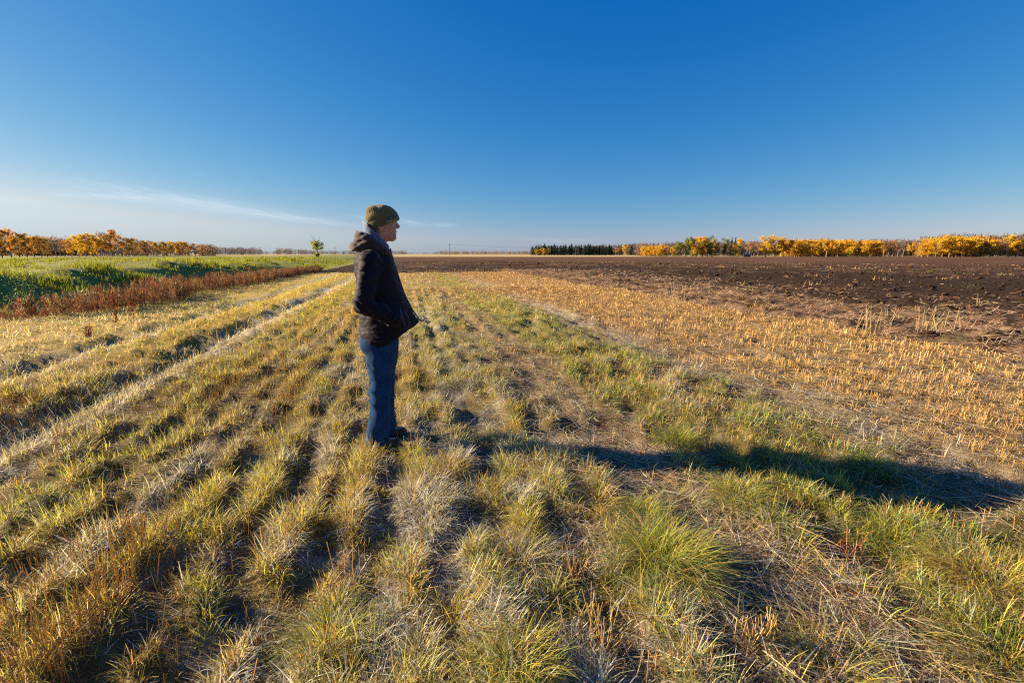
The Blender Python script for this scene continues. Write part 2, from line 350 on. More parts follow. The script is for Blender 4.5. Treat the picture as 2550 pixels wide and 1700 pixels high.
def sward(n, r0, r1, segs, wmin, keep=1.0):
    """grass and frosted mat between r0 and r1 metres"""
    out = []
    x, y = field_points(n, r0, r1)
    A = cover_arr(x, y); T = tuft(x, y)
    p = A/A.sum(1, keepdims=True); cdf = np.cumsum(p, 1)
    cls = (rng.random(len(x))[:, None] > cdf).sum(1).clip(0, len(CL)-1)
    gx, gy = grad_tuft(x, y)
    ga = np.arctan2(-gy, -gx); gm = np.clip(np.hypot(gx, gy)*6, 0, 1)
    z = height(x, y); dist = np.hypot(x, y)
    fr = np.clip(A[:, CL.index('frost')]/A.sum(1)*1.2+.30*(fbm(x*2.3, y*2.3, 71, 2)-.52)*2, 0, 1)
    for ci, c in enumerate(CL):
        if c in ('bare', 'gold', 'org'): continue
        k = cls == ci
        if c in ('grn', 'lime', 'yel', 'frost'): k &= rng.random(len(x)) < (.26+1.0*T)
        m = k.sum()
        if not m: continue
        b = np.stack([x[k], y[k], z[k]-.005], -1); t = T[k]; g = gm[k]
        azi = np.where(rng.random(m) < .12+.33*g, ga[k]+rng.normal(0, .6, m), rng.uniform(0, 2*np.pi, m))
        wd = np.maximum(rng.uniform(.0022, .0056, m), wmin*dist[k])
        if c == 'frost':
            ln = rng.uniform(.04, .13, m)*(.6+.6*t); ti = np.radians(rng.uniform(15, 85, m)); be = np.radians(rng.uniform(0, 120, m))
            cc = vary(FROST*.95+GREYG*.08, m, .25, .05); mix = rng.random((m, 1)) < .3; cc = np.where(mix, vary(PALE*.8, m), cc)
            cc = np.where(rng.random((m, 1)) < .18, vary(LIME*.8, m), cc); tp = cc*.5+FROST*.6
        elif c == 'litter':
            ln = rng.uniform(.05, .26, m); ti = np.radians(rng.uniform(78, 92, m)); be = np.radians(rng.uniform(-8, 14, m)); wd = np.maximum(rng.uniform(.0025, .006, m), wd)
            b[:, 2] += rng.uniform(.008, .035, m); azi = rng.uniform(0, 2*np.pi, m)
            cc = vary(STRAW, m, .35, .08); f = rng.random((m, 1)) < .3; cc = np.where(f, vary(FROST*.62, m), cc); tp = cc
        elif c == 'pale':
            ln = rng.uniform(.05, .14, m)*(.5+.7*t); ti = np.radians(rng.uniform(5, 75, m)); be = np.radians(rng.uniform(0, 100, m))
            cc = vary(PALE, m, .2, .06); tp = cc*.7+FROST*.35
        else:
            ln = rng.uniform(.035, .115, m)*(.45+.9*t); ti = np.radians(np.abs(rng.normal(20, 24, m))); be = np.radians(rng.uniform(0, 110, m))
            cc = vary(CCOL[c], m, .25, .1)
            cc = np.where(rng.random((m, 1)) < .2, vary(LIME, m), cc); cc = np.where(rng.random((m, 1)) < (.05 if c == 'grn' else .12), vary(GOLD*.8, m), cc)
            f = (fr[k]*rng.uniform(.2, 1.1, m)).clip(0, .8)[:, None]; cc = cc*(1-.75*f)+FROST*.75*f; tp = cc*.85+FROST*.12
        lum = np.exp(rng.normal(.10, .42, (m, 1))); dk = rng.random((m, 1)) < .08; wt = rng.random((m, 1)) < .10
        cc = np.where(dk, vary(BROWN, m, .3), cc*lum); tp = np.where(dk, cc, tp*lum)
        if c != 'litter': cc = np.where(wt & ~dk, cc*.6+FROST*.5, cc); tp = np.where(wt & ~dk, FROST*1.15, tp)
        out.append(blades(b, ln, wd, azi, ti, be, np.clip(cc, .004, .85), segs, tipc=np.clip(tp, .004, .85)))
    return out
def stub_rows(n, r0, r1, wmin, tube):
    x, y = field_points(n, r0, r1); A = cover_arr(x, y); T = A.sum(1); out = []
    for c, pitch, l0, l1, colr, lean in (('gold', .31, .035, .10, GOLD, .35), ('org', .31, .07, .19, ORG, .1)):
        pr = A[:, CL.index(c)]/T
        k = rng.random(len(x)) < pr*1.1
        u, v = uv(x[k], y[k]); u = np.round(u/pitch)*pitch+rng.normal(0, .030 if c == 'gold' else .05, k.sum()); v = v+.02*np.sin(v*40)
        kk = rng.random(len(u)) < .25+.9*vn(u*3, v*4.5, 81); u, v = u[kk], v[kk]
        X, Y = xy(u, v); m = len(X); Z = height(X, Y); d = np.hypot(X, Y)
        ln = rng.uniform(l0, l1, m)*(.7+.6*vn(X*2, Y*2, 82)); ti = np.abs(rng.normal(.05, .16 if c == 'org' else .30, m)); azi = rng.normal(-.1, 1.2, m) if c == 'gold' else rng.uniform(0, 6.3, m)
        cc = vary(colr, m, .22, .07)
        if c == 'gold': cc = np.where(rng.random((m, 1)) < .22, vary(ORG*.9, m), cc); cc = np.where(rng.random((m, 1)) < .2, vary(PALE, m), cc)
        rd = np.maximum(rng.uniform(.0010, .0019, m), wmin*d*.5)
        b = np.stack([X, Y, Z-.01], -1)
        if tube: out.append(stalks(b, ln, rd, azi, ti, cc))
        else: out.append(blades(b, ln, rd*2, azi, ti, np.zeros(m), cc, 1, tipw=.8, minz=False))
        if c == 'gold':                                          # matted straw lying among the stubble
            m2 = int(m*2.0); i = rng.integers(0, m, m2) if m else np.zeros(0, int); m2 = len(i)
            if m2:
                X2 = X[i]+rng.normal(0, .12, m2); Y2 = Y[i]+rng.normal(0, .12, m2)
                b = np.stack([X2, Y2, height(X2, Y2)+rng.uniform(.004, .04, m2)], -1)
                c2 = np.where(rng.random((m2, 1)) < .35, vary(ORG*.75, m2, .3), vary(GOLD*.75, m2, .3))
                out.append(blades(b, rng.uniform(.06, .22, m2), np.maximum(.003, wmin*np.hypot(X2, Y2)), rng.uniform(0, 6.3, m2), np.radians(rng.uniform(70, 92, m2)), np.radians(rng.uniform(-10, 25, m2)), c2, 1 if not tube else 2, tipw=.7))
    return out
def stuff(name, parts, mat, label, cat):
    V, F, C = join(parts); return obj(name, mesh_np(name, V, F, C), mat, label=label, cat=cat, kind='stuff')
near = sward(185000, .75, 3.4, 3, .0008)
mid = sward(200000, 3.4, 7.5, 2, .0008) + sward(150000, 7.5, 16, 2, .0009)
farg = sward(90000, 16, 40, 1, .0011)
stuff('frosted_grass', near+mid+farg, M_GRASS, 'low frosted grass in yellow, green and grey mats all over the stubble field', 'grass')
st1 = stub_rows(70000, .75, 7, .0008, True); st2 = stub_rows(170000, 7, 20, .0009, False)+stub_rows(110000, 20, 40, .0009, False)
stuff('cut_stubble', st1+st2, M_STRAW, 'golden and orange cut stubble standing in rows across the field', 'stubble')
print('TRIS grass', TRIS[0])
# ------------------------------------------------------------------ straw litter and clods on the ploughed land
def clods():
    t = (1+5**.5)/2
    IV = np.array([(-1,t,0),(1,t,0),(-1,-t,0),(1,-t,0),(0,-1,t),(0,1,t),(0,-1,-t),(0,1,-t),(t,0,-1),(t,0,1),(-t,0,-1),(-t,0,1)], float)/np.sqrt(1+t*t)
    IF = np.array([(0,11,5),(0,5,1),(0,1,7),(0,7,10),(0,10,11),(1,5,9),(5,11,4),(11,10,2),(10,7,6),(7,1,8),(3,9,4),(3,4,2),(3,2,6),(3,6,8),(3,8,9),(4,9,5),(2,4,11),(6,2,10),(8,6,7),(9,8,1)])
    r = np.exp(rng.uniform(np.log(6), np.log(90), 21000)); a = np.radians(rng.uniform(-55, 55, 21000)); x, y = r*np.sin(a), r*np.cos(a)
    u, v = uv(x, y); k = (soil_mask(u, v) > .6) & (rng.random(len(u)) < .35+.65*sst(10, 16, u)); x, y = x[k], y[k]; n = len(x); d = np.hypot(x, y)
    s = np.exp(rng.normal(np.log(.032), .5, n))*(.9+.011*d)
    V = IV[None]*(1+rng.normal(0, .34, (n, 12, 1)))*(s[:, None, None]*np.stack([rng.uniform(.8, 1.6, n), rng.uniform(.8, 1.6, n), rng.uniform(.3, .7, n)], -1)[:, None])
    V = V+np.stack([x, y, height(x, y)+s*.15], -1)[:, None]
    F = (IF[None]+12*np.arange(n)[:, None, None]).reshape(-1, 3)
    c = np.repeat(vary(SOIL*1.0, n, .3, .06)+sst(30, 70, d)[:, None]*np.array([.04, .02, .008]), 12, 0)
    obj('soil_clods', mesh_np('soil_clods', V.reshape(-1, 3), F, c), pmat('clod_soil', None, .95, .4, 40, .6, 60, attr=True, spec=.05), label='dark crumbling clods scattered over the ploughed field', cat='soil', kind='stuff')
    # straw residue between the stubble and the black ploughing
    n = 72000; u = 7.9+np.abs(rng.normal(0, 4.2, n)); v = -1+rng.random(n)**1.9*42; x, y = xy(u, v)
    k = (y > .6*np.abs(x)-1) & (soil_mask(u, v) > .3) & (rng.random(n) < .12+1.2*sst(.42, .62, fbm(x*.9, y*.9, 91, 3))); x, y = x[k], y[k]
    x2, y2 = wedge(26000, 12, 90); u2, v2 = uv(x2, y2); k = (soil_mask(u2, v2) > .6) & (rng.random(len(x2)) < 1.3*sst(.5, .72, fbm(x2*.25, y2*.25, 92, 3))); x = np.r_[x, x2[k]]; y = np.r_[y, y2[k]]
    n = len(x); d = np.hypot(x, y)
    b = np.stack([x, y, height(x, y)+rng.uniform(.005, .07, n)], -1)
    c = vary(np.array([.52, .37, .22]), n, .35, .08); c = np.where(rng.random((n, 1)) < .25, vary(np.array([.33, .15, .06]), n, .3), c)
    P = [blades(b, rng.uniform(.06, .28, n), np.maximum(.004, .00095*d), rng.uniform(0, 6.3, n), np.radians(rng.uniform(60, 100, n)), np.radians(rng.uniform(-15, 25, n)), c, 1, tipw=.7, minz=False)]
    stuff('straw_residue', P, M_STRAW, 'pale straw residue strewn over the dark soil beside the stubble', 'straw')
    # tufts of volunteer green and matted orange in the ploughing
    ps = []
    for i in range(60):
        r = np.exp(rng.uniform(np.log(9), np.log(60))); a = R(rng.uniform(-25, 50)); x, y = r*math.sin(a), r*math.cos(a); u, v = uv(np.array([x]), np.array([y]))
        if soil_mask(u, v)[0] < .6: continue
        m = 26; X = x+rng.normal(0, .02*r**.8, m); Y = y+rng.normal(0, .01*r**.8, m); g = rng.random() < .45
        ps.append(blades(np.stack([X, Y, height(X, Y)], -1), rng.uniform(.08, .26, m), np.full(m, max(.005, .0013*r)), rng.uniform(0, 6.3, m), rng.uniform(.1, .8, m), rng.uniform(.1, .9, m), vary(np.array([.16, .21, .03]) if g else GOLD*.85, m), 1))
    stuff('volunteer_tufts', ps, M_GRASS, 'small green and straw coloured tufts sprouting in the ploughed soil', 'grass')
clods()

# ------------------------------------------------------------------ rust red dock along the ditch edge
def dock(bx, by, h, s, tris=True):
    """one dock plant per entry: stem, side branches and clustered seed whorls"""
    n = len(bx); bz = height(bx, by); out = []
    c = vary(np.array([.215, .10, .05]), n, .38, .14); c = np.where(rng.random((n, 1)) < .18, vary(np.array([.36, .24, .12]), n), c); az0 = rng.uniform(0, 6.3, n); ti = np.abs(rng.normal(0, .16, n))
    base = np.stack([bx, by, bz-.02], -1)
    D = np.stack([np.cos(az0)*np.sin(ti), np.sin(az0)*np.sin(ti), np.cos(ti)], -1)
    out.append(tri_tips(base, h, .012*s, az0, ti, c*.8))
    K = 19
    for k in range(K):
        f = rng.uniform(.22, 1.0, n); p = base+D*(h*f)[:, None]+rng.normal(0, 1, (n, 3))*np.array([.05, .05, .02])*(1.15-f)[:, None]*s[:, None]
        out.append(tri_tips(p, rng.uniform(.05, .14, n)*s, rng.uniform(.010, .023, n)*s, rng.uniform(0, 6.3, n), rng.uniform(.1, 1.0, n), c*rng.uniform(.7, 1.4, (n, 1))))
    return out
v = 9+36*rng.random(5600)**1.25; wdt = rng.random(5600); u = weed_edge(v)-.25-2.0*wdt*(1-.5*sst(24, 40, v)); x, y = xy(u, v); k = rng.random(len(x)) < .35+.9*vn(x*.9, y*.9, 96)
x, y, vv = x[k], y[k], v[k]; hh = rng.uniform(.28, .72, len(x))*(1-.35*sst(26, 40, vv))*(.65+.55*vn(x*.6, y*.6, 97)); P = dock(x, y, hh, np.full(len(x), 1.15))
stuff('dock_weeds', P, M_DRY, 'rust red dead dock weeds in a long strip beside the ditch', 'weeds')
def P2G(px, py, z=0.0):                           # where a photo point meets level ground (survey of positions)
    f = 2550*16/36; c, s = math.cos(R(10.888)), math.sin(R(10.888)); X, Y = px-1275, 850-py
    r = (X, f*c+Y*s, Y*c-f*s); t = (z-CAM_H)/r[2]; return r[0]*t, r[1]*t
def dir_at(px, dist):                             # bearing of a photo column, at a given depth
    return (px-1275)/(2550*16/36*math.cos(R(10.888))+ (850-632)*math.sin(R(10.888)))*dist, dist
def one(fn, name, mat, label, cat, group=None):
    V, F, C = join(fn); o = V[:, :].mean(0)*0+np.array([*fn[0][0][:2].mean(0)]); o[2] = V[:, 2].min()
    e = obj(name, mesh_np(name, V-o, F, C), mat, label=label, cat=cat, group=group); e.location = o; return e
def dock_thing(px, py, h, lab):
    x, y = P2G(px, py); sh = obj('dock_plant', None, label=lab, cat='weed', group='dock plants standing apart'); z = float(height(np.array([x]), np.array([y]))[0]); sh.location = (x, y, z)
    n = 60; f = np.sort(rng.uniform(.2, 1, n)); c0 = np.array([.22, .07, .03])
    b = np.stack([rng.normal(0, .035, n), rng.normal(0, .035, n), f*h], -1)
    V, F, C = join([tri_tips(b, rng.uniform(.04, .11, n), rng.uniform(.015, .035, n), rng.uniform(0, 6.3, n), rng.uniform(0, 1.3, n), vary(c0, n, .3))])
    obj('seed_head', mesh_np('seed_head', V, F, C), M_DRY, sh, kind='stuff')
    V, F, C = stalks(np.array([[0, 0, -.05], [.01, 0, h*.3], [-.01, .0, h*.35]]), np.array([h, h*.5, h*.45]), np.array([.007, .004, .004]), np.array([0, .4, 3.6]), np.array([.03, .5, .45]), np.tile(c0*.8, (3, 1)), 5)
    obj('stem', mesh_np('stem', V, F, C), M_STRAW, sh)
    n = 7; V, F, C = blades(np.zeros((n, 3))+[0, 0, .02], rng.uniform(.1, .22, n), np.full(n, .04), rng.uniform(0, 6.3, n), rng.uniform(.4, .9, n), rng.uniform(.3, 1, n), vary(np.array([.24, .10, .04]), n), 3)
    obj('leaves', mesh_np('leaves', V, F, C), M_STRAW, sh)
dock_thing(289, 806, .62, 'tallest rust brown dock stalk standing in front of the red weed strip')
dock_thing(222, 840, .24, 'short dark dock stalk alone in the pale frosted grass on the left')
dock_thing(333, 790, .30, 'small rust brown dock plant just right of the tall lone stalk')
dock_thing(735, 690, .5, 'dock stalk at the far end of the red weed strip')

# ------------------------------------------------------------------ bank turf and ditch plants
def bank():
    n = 36000; r = np.exp(rng.uniform(np.log(13), np.log(110), n)); a = np.radians(rng.uniform(-60, -8, n)); x, y = r*np.sin(a), r*np.cos(a)
    u, v = uv(x, y); k = (u < weed_edge(v)-1.6) & (u > -70); x, y, u, v = x[k], y[k], u[k], v[k]
    cl = fbm(x*.55, y*.55, 101, 3); k = rng.random(len(x)) < .15+1.1*sst(.38, .62, cl); x, y, u, cl = x[k], y[k], u[k], cl[k]; m = len(x); d = np.hypot(x, y)
    hh = (.07+.30*sst(.5, .78, cl))*rng.uniform(.5, 1.3, m); t = fbm(x*.25, y*.25, 102, 2)[:, None]; t2 = (rng.random((m, 1)) < .25)
    c = np.array([.17, .235, .022])*(1-t)+np.array([.40, .37, .035])*t; c = np.where(t2, np.array([.34, .33, .06]), c)
    ps = []
    for q in range(6):
        b = np.stack([x+rng.normal(0, .12, m), y+rng.normal(0, .09, m), height(x, y)-.03], -1)
        ps.append(tri_tips(b, hh*rng.uniform(.7, 1.3, m), np.maximum(.016, .0015*d), rng.uniform(0, 6.3, m), np.abs(rng.normal(.25, .35, m)), vary(c, m, .22, .08)))
    stuff('bank_grass', ps, M_BANK, 'tufted yellow green grass and weeds covering the ditch bank', 'grass')
bank()
def bush(px, d, zoff, h, w, colr, lab, n=160, nm='leafy_weed'):
    x, y = dir_at(px, d); z = float(height(np.array([x]), np.array([y]))[0])
    n = int(n*2.6); e = obj(nm, None, label=lab, cat='weed', group='leafy weeds in the ditch'); e.location = (x, y, z)
    V, F, C = stalks(np.zeros((9, 3)), rng.uniform(.6, .95, 9)*h, np.full(9, .008), rng.uniform(0, 6.3, 9), rng.uniform(0, .35, 9), vary(np.array([.2, .2, .08]), 9))
    obj('stems', mesh_np('stems', V, F, C), M_GRASS, e)
    t = rng.random(n)**.7; b = np.stack([rng.normal(0, w*.38, n)*(.5+.6*t), rng.normal(0, w*.38, n)*(.5+.6*t), t*h], -1)
    V, F, C = blades(b, rng.uniform(.04, .11, n), rng.uniform(.014, .032, n), rng.uniform(0, 6.3, n), rng.uniform(.3, 1.5, n), rng.uniform(0, .8, n), vary(colr, n, .25, .1), 2, minz=False)
    obj('foliage', mesh_np('foliage', V, F, C), M_GRASS, e)
bush(25, 12.4, 0, .95, .8, np.array([.13, .2, .05]), 'dark green leafy weed low in the ditch at the left edge')
bush(38, 14.5, 0, 1.15, .45, np.array([.2, .26, .06]), 'taller pale green weed behind the dark one at the left edge')
bush(140, 13.6, 0, .85, .85, np.array([.42, .36, .08]), 'yellow bushy weed rising above the red dock strip')
bush(190, 13.8, 0, .95, .55, np.array([.42, .45, .34]), 'frosted grey green weed just right of the yellow bushy one', 90)
bush(216, 13.8, 0, .9, .3, np.array([.36, .42, .28]), 'thin pale weed stalk beside the frosted grey green one', 50)
bush(391, 17.5, 0, 1.15, .18, np.array([.34, .4, .16]), 'single slim pale weed standing against the shaded bank', 40)
bush(615, 27, 0, .8, .35, np.array([.26, .09, .04]), 'rust brown weed poking above the far end of the dock strip', 70)

# ------------------------------------------------------------------ grass tussocks big enough to point at
def tussock(px, py, rad, h, nb, mixc, lab, lean=(0, 0), bendr=(40, 120)):
    x, y = P2G(px, py); z = float(height(np.array([x]), np.array([y]))[0])
    e = obj('grass_tussock', None, label=lab, cat='grass tussock', group='large grass tussocks in the foreground'); e.location = (x, y, z-.01)
    def fan(n, rr, hh, cols, w0, w1, b0, b1):
        a = rng.uniform(0, 6.3, n); q = np.sqrt(rng.random(n))*rr*.8
        b = np.stack([np.cos(a)*q, np.sin(a)*q, .03*(1-(q/rr)**2)], -1)
        az = a+rng.normal(0, .9, n); lx, ly = np.cos(az)+lean[0], np.sin(az)+lean[1]; az = np.arctan2(ly, lx)
        ci = rng.integers(0, len(cols), n); c = np.clip(np.array(cols)[ci]*np.exp(rng.normal(-.05, .38, (n, 1))), .01, .8)
        ln = hh*rng.uniform(.3, 1.0, n)*(1.05-.35*q/rr)
        return blades(b, ln, rng.uniform(w0, w1, n), az, np.abs(rng.normal(.18, .2, n))+.5*q/rr, np.radians(rng.uniform(b0, b1, n)), c, 5, tipc=c*.8+FROST*.2)
    V, F, C = fan(nb, rad, h, mixc, .0026, .0046, *bendr); obj('blades', mesh_np('blades', V, F, C), M_GRASS, e)
    V, F, C = fan(nb//4, rad*1.1, h*.8, [GOLD*.7, STRAW*.8, BROWN], .002, .0035, 50, 120); obj('dead_thatch', mesh_np('dead_thatch', V, F, C), M_STRAW, e)
G1 = [GREEN, GREEN*1.2, LIME*.8, LIME]; G2 = [LIME, YEL*.9, LIME*.8, GREEN]; G3 = [FROST*.8, GREYG, LIME*.8, FROST*.6]; G4 = [YEL, LIME, GOLD*.9]
tussock(1650, 1410, .25, .34, 1500, G1+[LIME, YEL*.8], 'biggest green tussock, drooping right of centre in the foreground', (.35, -.2))
tussock(2060, 1650, .24, .28, 1300, [LIME, LIME*.9, GREEN, YEL], 'bright lime tussock at the bottom edge right of the straw path')
tussock(1690, 1105, .19, .22, 700, G1, 'dark green domed tussock on the right beyond the straw path')
tussock(1715, 1245, .16, .20, 500, G3+[LIME], 'frosted tussock left of the straw path at mid right', (.2, -.2))
tussock(1840, 1260, .17, .22, 600, G1+[LIME, YEL], 'green drooping tussock with straw stubs left of the brown patch')
tussock(2235, 1355, .22, .25, 900, G1+[LIME], 'green tussock beyond the red brown dead weed, falling rightward', (.4, -.3))
tussock(2470, 1475, .27, .28, 1100, [YEL*.9, LIME, GOLD*.8, LIME*.8], 'yellowish long tussock at the right edge of the frame')
tussock(2500, 1640, .22, .24, 800, [LIME, YEL*.8, GREEN, GREYG], 'green and straw tussock in the bottom right corner', (-.2, -.1))
tussock(1490, 1250, .16, .22, 700, G4, 'golden tipped round tussock catching sun near the centre right')
tussock(1600, 1290, .17, .21, 650, G1+[YEL*.7], 'green tussock close behind the biggest one', (.2, -.2))
tussock(1290, 1400, .21, .27, 900, G3+[YEL*.7], 'long frosted tussock left of the stubble tuft at centre', (.1, -.3))
tussock(1115, 1180, .16, .21, 700, [YEL, LIME, PALE*.8, GOLD*.8], 'yellow crested tussock below and right of the man')
tussock(1130, 1560, .18, .24, 800, G4+[GREYG], 'yellow lit tussock near the bottom centre', (0, -.2))
tussock(830, 1600, .2, .22, 900, [LIME, LIME*.8, GREEN, FROST*.6], 'lime green tussock at the bottom left of centre')
tussock(1290, 1690, .17, .2, 600, G2, 'low green tussock cut by the bottom edge at centre')
tussock(1300, 1110, .16, .17, 500, G3+[GREEN], 'blue grey frosted tussock in shade right of the man')
tussock(1530, 1140, .15, .17, 450, [GREEN*.8, GREYG*.8, GREYG], 'dark frosted tussock left of the domed green one')
tussock(2160, 1165, .2, .2, 800, [GREEN*1.3, LIME*.9, GREEN], 'vivid green tussock at the edge of the golden stubble')

# ------------------------------------------------------------------ stub clumps and dead weeds
def stems(par, nm, b, ln, rd, az, ti, c, sides=5):
    for i in range(len(b)):
        q = slice(i, i+1); V, F, C = stalks(b[q], ln[q], rd[q], az[q], ti[q], c[q], sides); obj(nm, mesh_np(nm, V, F, C), M_STRAW, par)
def stub_clump(px, py, n, spread, l0, l1, colr, tl, lab, nm='stubble_clump', az=None):
    x, y = P2G(px, py); z = float(height(np.array([x]), np.array([y]))[0]); e = np.array([x, y, z])
    b = np.stack([rng.normal(0, spread[0], n), rng.normal(0, spread[1], n), np.full(n, -.01)], -1)
    a = rng.uniform(0, 6.3, n) if az is None else rng.normal(az, .8, n)
    o = obj(nm, None, label=lab, cat='straw stubble', group='clumps of cut stems in the foreground'); o.location = e
    stems(o, 'stem', b, rng.uniform(l0, l1, n), rng.uniform(.0013, .0025, n), a, np.abs(rng.normal(tl, tl*.5+.12, n)), vary(colr, n, .22), 5)
stub_clump(1500, 1590, 34, (.05, .04), .12, .24, GOLD*.85, .6, 'fan of broken golden straw at bottom centre right')
stub_clump(1885, 1590, 26, (.045, .02), .08, .16, GOLD*.9, .12, 'upright comb of pale cut stems right of the biggest green tussock')
stub_clump(1430, 1440, 22, (.03, .03), .14, .22, GOLD*.8, .15, 'narrow tuft of yellow cut stems left of the biggest green tussock')
stub_clump(1035, 1470, 24, (.05, .03), .06, .14, np.array([.55, .27, .1]), .9, 'orange brown broken stubs below the frosted grass at bottom centre')
stub_clump(960, 1570, 20, (.05, .03), .07, .14, STRAW, 1.0, 'pale broken stems at the bottom left of centre')
stub_clump(2105, 1385, 40, (.06, .05), .07, .18, np.array([.42, .13, .04]), .95, 'red brown dead weed lying on the straw path', 'dead_weed')
stub_clump(1700, 1680, 26, (.1, .03), .06, .14, GOLD*.8, .2, 'row of short cut stems at the bottom edge right of centre')
stub_clump(60, 1660, 26, (.07, .05), .12, .26, ORG, .16, 'orange stubble tuft in the bottom left corner')
stub_clump(300, 1480, 20, (.06, .05), .12, .26, ORG*.9, .16, 'orange stubble tuft left of the frosted mat at lower left')
stub_clump(330, 1400, 20, (.05, .05), .14, .28, ORG, .1, 'upright orange stalks further up the lower left row')
def dry_weed(px, py, h, w, n, lab):
    x, y = P2G(px, py); z = float(height(np.array([x]), np.array([y]))[0]); e = obj('dry_weed', None, label=lab, cat='dead weed', group='bleached dead weeds at the stubble edge'); e.location = (x, y, z)
    b = np.stack([rng.normal(0, w, n), rng.normal(0, w*.5, n), np.zeros(n)], -1); c = vary(np.array([.62, .47, .26]), n, .15)
    ti = np.abs(rng.normal(0, .42, n)); az = np.where(rng.random(n) < .5, 0., np.pi)+rng.normal(0, .5, n); ln = h*rng.uniform(.4, 1.1, n)
    stems(e, 'stalk', b, ln, np.full(n, .0028), az, ti, c, 4)
    k = n//2; tip = b[:k]+np.stack([np.cos(az)*np.sin(ti), np.sin(az)*np.sin(ti), np.cos(ti)], -1)[:k]*ln[:k, None]
    stems(e, 'bent_top', tip, rng.uniform(.15, .35, k)*h, np.full(k, .0022), az[:k]+rng.normal(0, .5, k), rng.uniform(1.6, 2.5, k), c[:k], 4)
dry_weed(2165, 838, .50, .16, 22, 'bleached dead weed clump leaning in a peak, left of the pair')
dry_weed(2310, 838, .46, .24, 24, 'bleached dead weed clump with scattered upright stalks, right of the pair')
dry_weed(1685, 762, .62, .2, 22, 'thin bleached weed stalks at the stubble edge further left')
dry_weed(2432, 765, .4, .05, 6, 'single small bleached weed out on the dark soil at right')
dry_weed(1372, 662, .7, .5, 16, 'orange dry weed patch in the ploughing under the spruce belt')

# ------------------------------------------------------------------ trees
def tube(path, radii, sides=5):
    path = np.array(path, float); n = len(path); T = np.gradient(path, axis=0); T /= np.linalg.norm(T, axis=1, keepdims=True)+1e-9
    A = np.cross(T, [.31, .95, .12]); A /= np.linalg.norm(A, axis=1, keepdims=True)+1e-9; B = np.cross(T, A); a = np.arange(sides)*2*np.pi/sides
    V = path[:, None]+(A[:, None]*np.cos(a)[None, :, None]+B[:, None]*np.sin(a)[None, :, None])*np.array(radii)[:, None, None]
    i, j = np.meshgrid(np.arange(n-1), np.arange(sides), indexing='ij'); j2 = (j+1) % sides
    return V.reshape(-1, 3), np.stack([i*sides+j, i*sides+j2, (i+1)*sides+j2, (i+1)*sides+j], -1).reshape(-1, 4)
def tubes(lst, colr):
    return join([(V, F, np.tile(colr, (len(V), 1))) for V, F in lst])
def quads_at(P, size, colr):
    n = len(P); a = rng.normal(0, 1, (n, 3)); a /= np.linalg.norm(a, axis=1, keepdims=True); b = np.cross(a, rng.normal(0, 1, (n, 3))); b /= np.linalg.norm(b, axis=1, keepdims=True)
    a = a*size[:, None]*.5; b = b*size[:, None]*rng.uniform(.3, .6, (n, 1))
    V = np.stack([P-a, P-b, P+a, P+b], 1).reshape(-1, 3); return V, np.arange(4*n).reshape(-1, 4), np.repeat(colr, 4, 0)
def deciduous(seed, colr, width, dens, low, bark, twigs=0, leafsize=.30, col2=None):
    """unit tree 10 m tall: (trunk mesh, crown mesh)"""
    global rng; keep = rng; rng = np.random.default_rng(seed)
    T = []; lean = rng.normal(0, .25, 2)
    top = 8.6; path = [(lean[0]*t*t, lean[1]*t*t, t*top-.3) for t in np.linspace(0, 1, 6)]; T.append(tube(path, np.linspace(.17, .03, 6), 6))
    tips = []
    nb = 13
    for i in range(nb):
        f = low+(1-low)*(i+rng.random())/nb*.95; z0 = f*top; a = rng.uniform(0, 6.3); L = width*(.55+.6*rng.random())*np.sin(np.pi*np.clip((f-low)/(1.05-low), .12, .95))**.6
        p0 = np.array([lean[0]*f*f, lean[1]*f*f, z0]); up = rng.uniform(.45, 1.1)
        p1 = p0+np.array([np.cos(a)*L*.5, np.sin(a)*L*.5, L*.5*up]); p2 = p0+np.array([np.cos(a)*L, np.sin(a)*L, L*up+.2])
        T.append(tube([p0, p1, p2], [.06, .04, .012], 4)); tips += [p1, p2, (p1+p2)/2]
    tips.append(np.array([lean[0], lean[1], top+.6])); tips = np.array(tips)
    if twigs:
        k = rng.integers(0, len(tips), twigs); st = tips[k]
        for s in st:
            dvec = rng.normal(0, .4, 3)+np.array([0, 0, 1.0]); T.append(tube([s, s+dvec*rng.uniform(.6, 1.5)], [.03, .012], 3))
    tv = tubes(T, bark); m1 = mesh_np('trunk', *tv)
    n = int(2300*dens); cl = tips[rng.integers(0, len(tips), n)]; rad = .42*width*rng.uniform(.6, 1.2, len(tips))[rng.integers(0, len(tips), n)]
    g = rng.normal(0, 1, (n, 3)); g /= np.linalg.norm(g, axis=1, keepdims=True)
    P = cl+g*(rad*rng.random(n)**.5)[:, None]*np.array([.8, .8, .7]); P[:, 2] = np.maximum(P[:, 2], low*top*.75)
    cc = vary(colr, n, .25, .08)
    if col2 is not None: kk = (vn(P[:, 0]*.7+seed, P[:, 2]*.7, seed) > .5)[:, None]; cc = np.where(kk, vary(col2, n, .25, .08), cc)
    m2 = mesh_np('crown', *quads_at(P, rng.uniform(.6, 1.4, n)*leafsize, cc)); rng = keep
    m1.materials.append(M_TRUNK); m2.materials.append(M_LEAF); return m1, m2
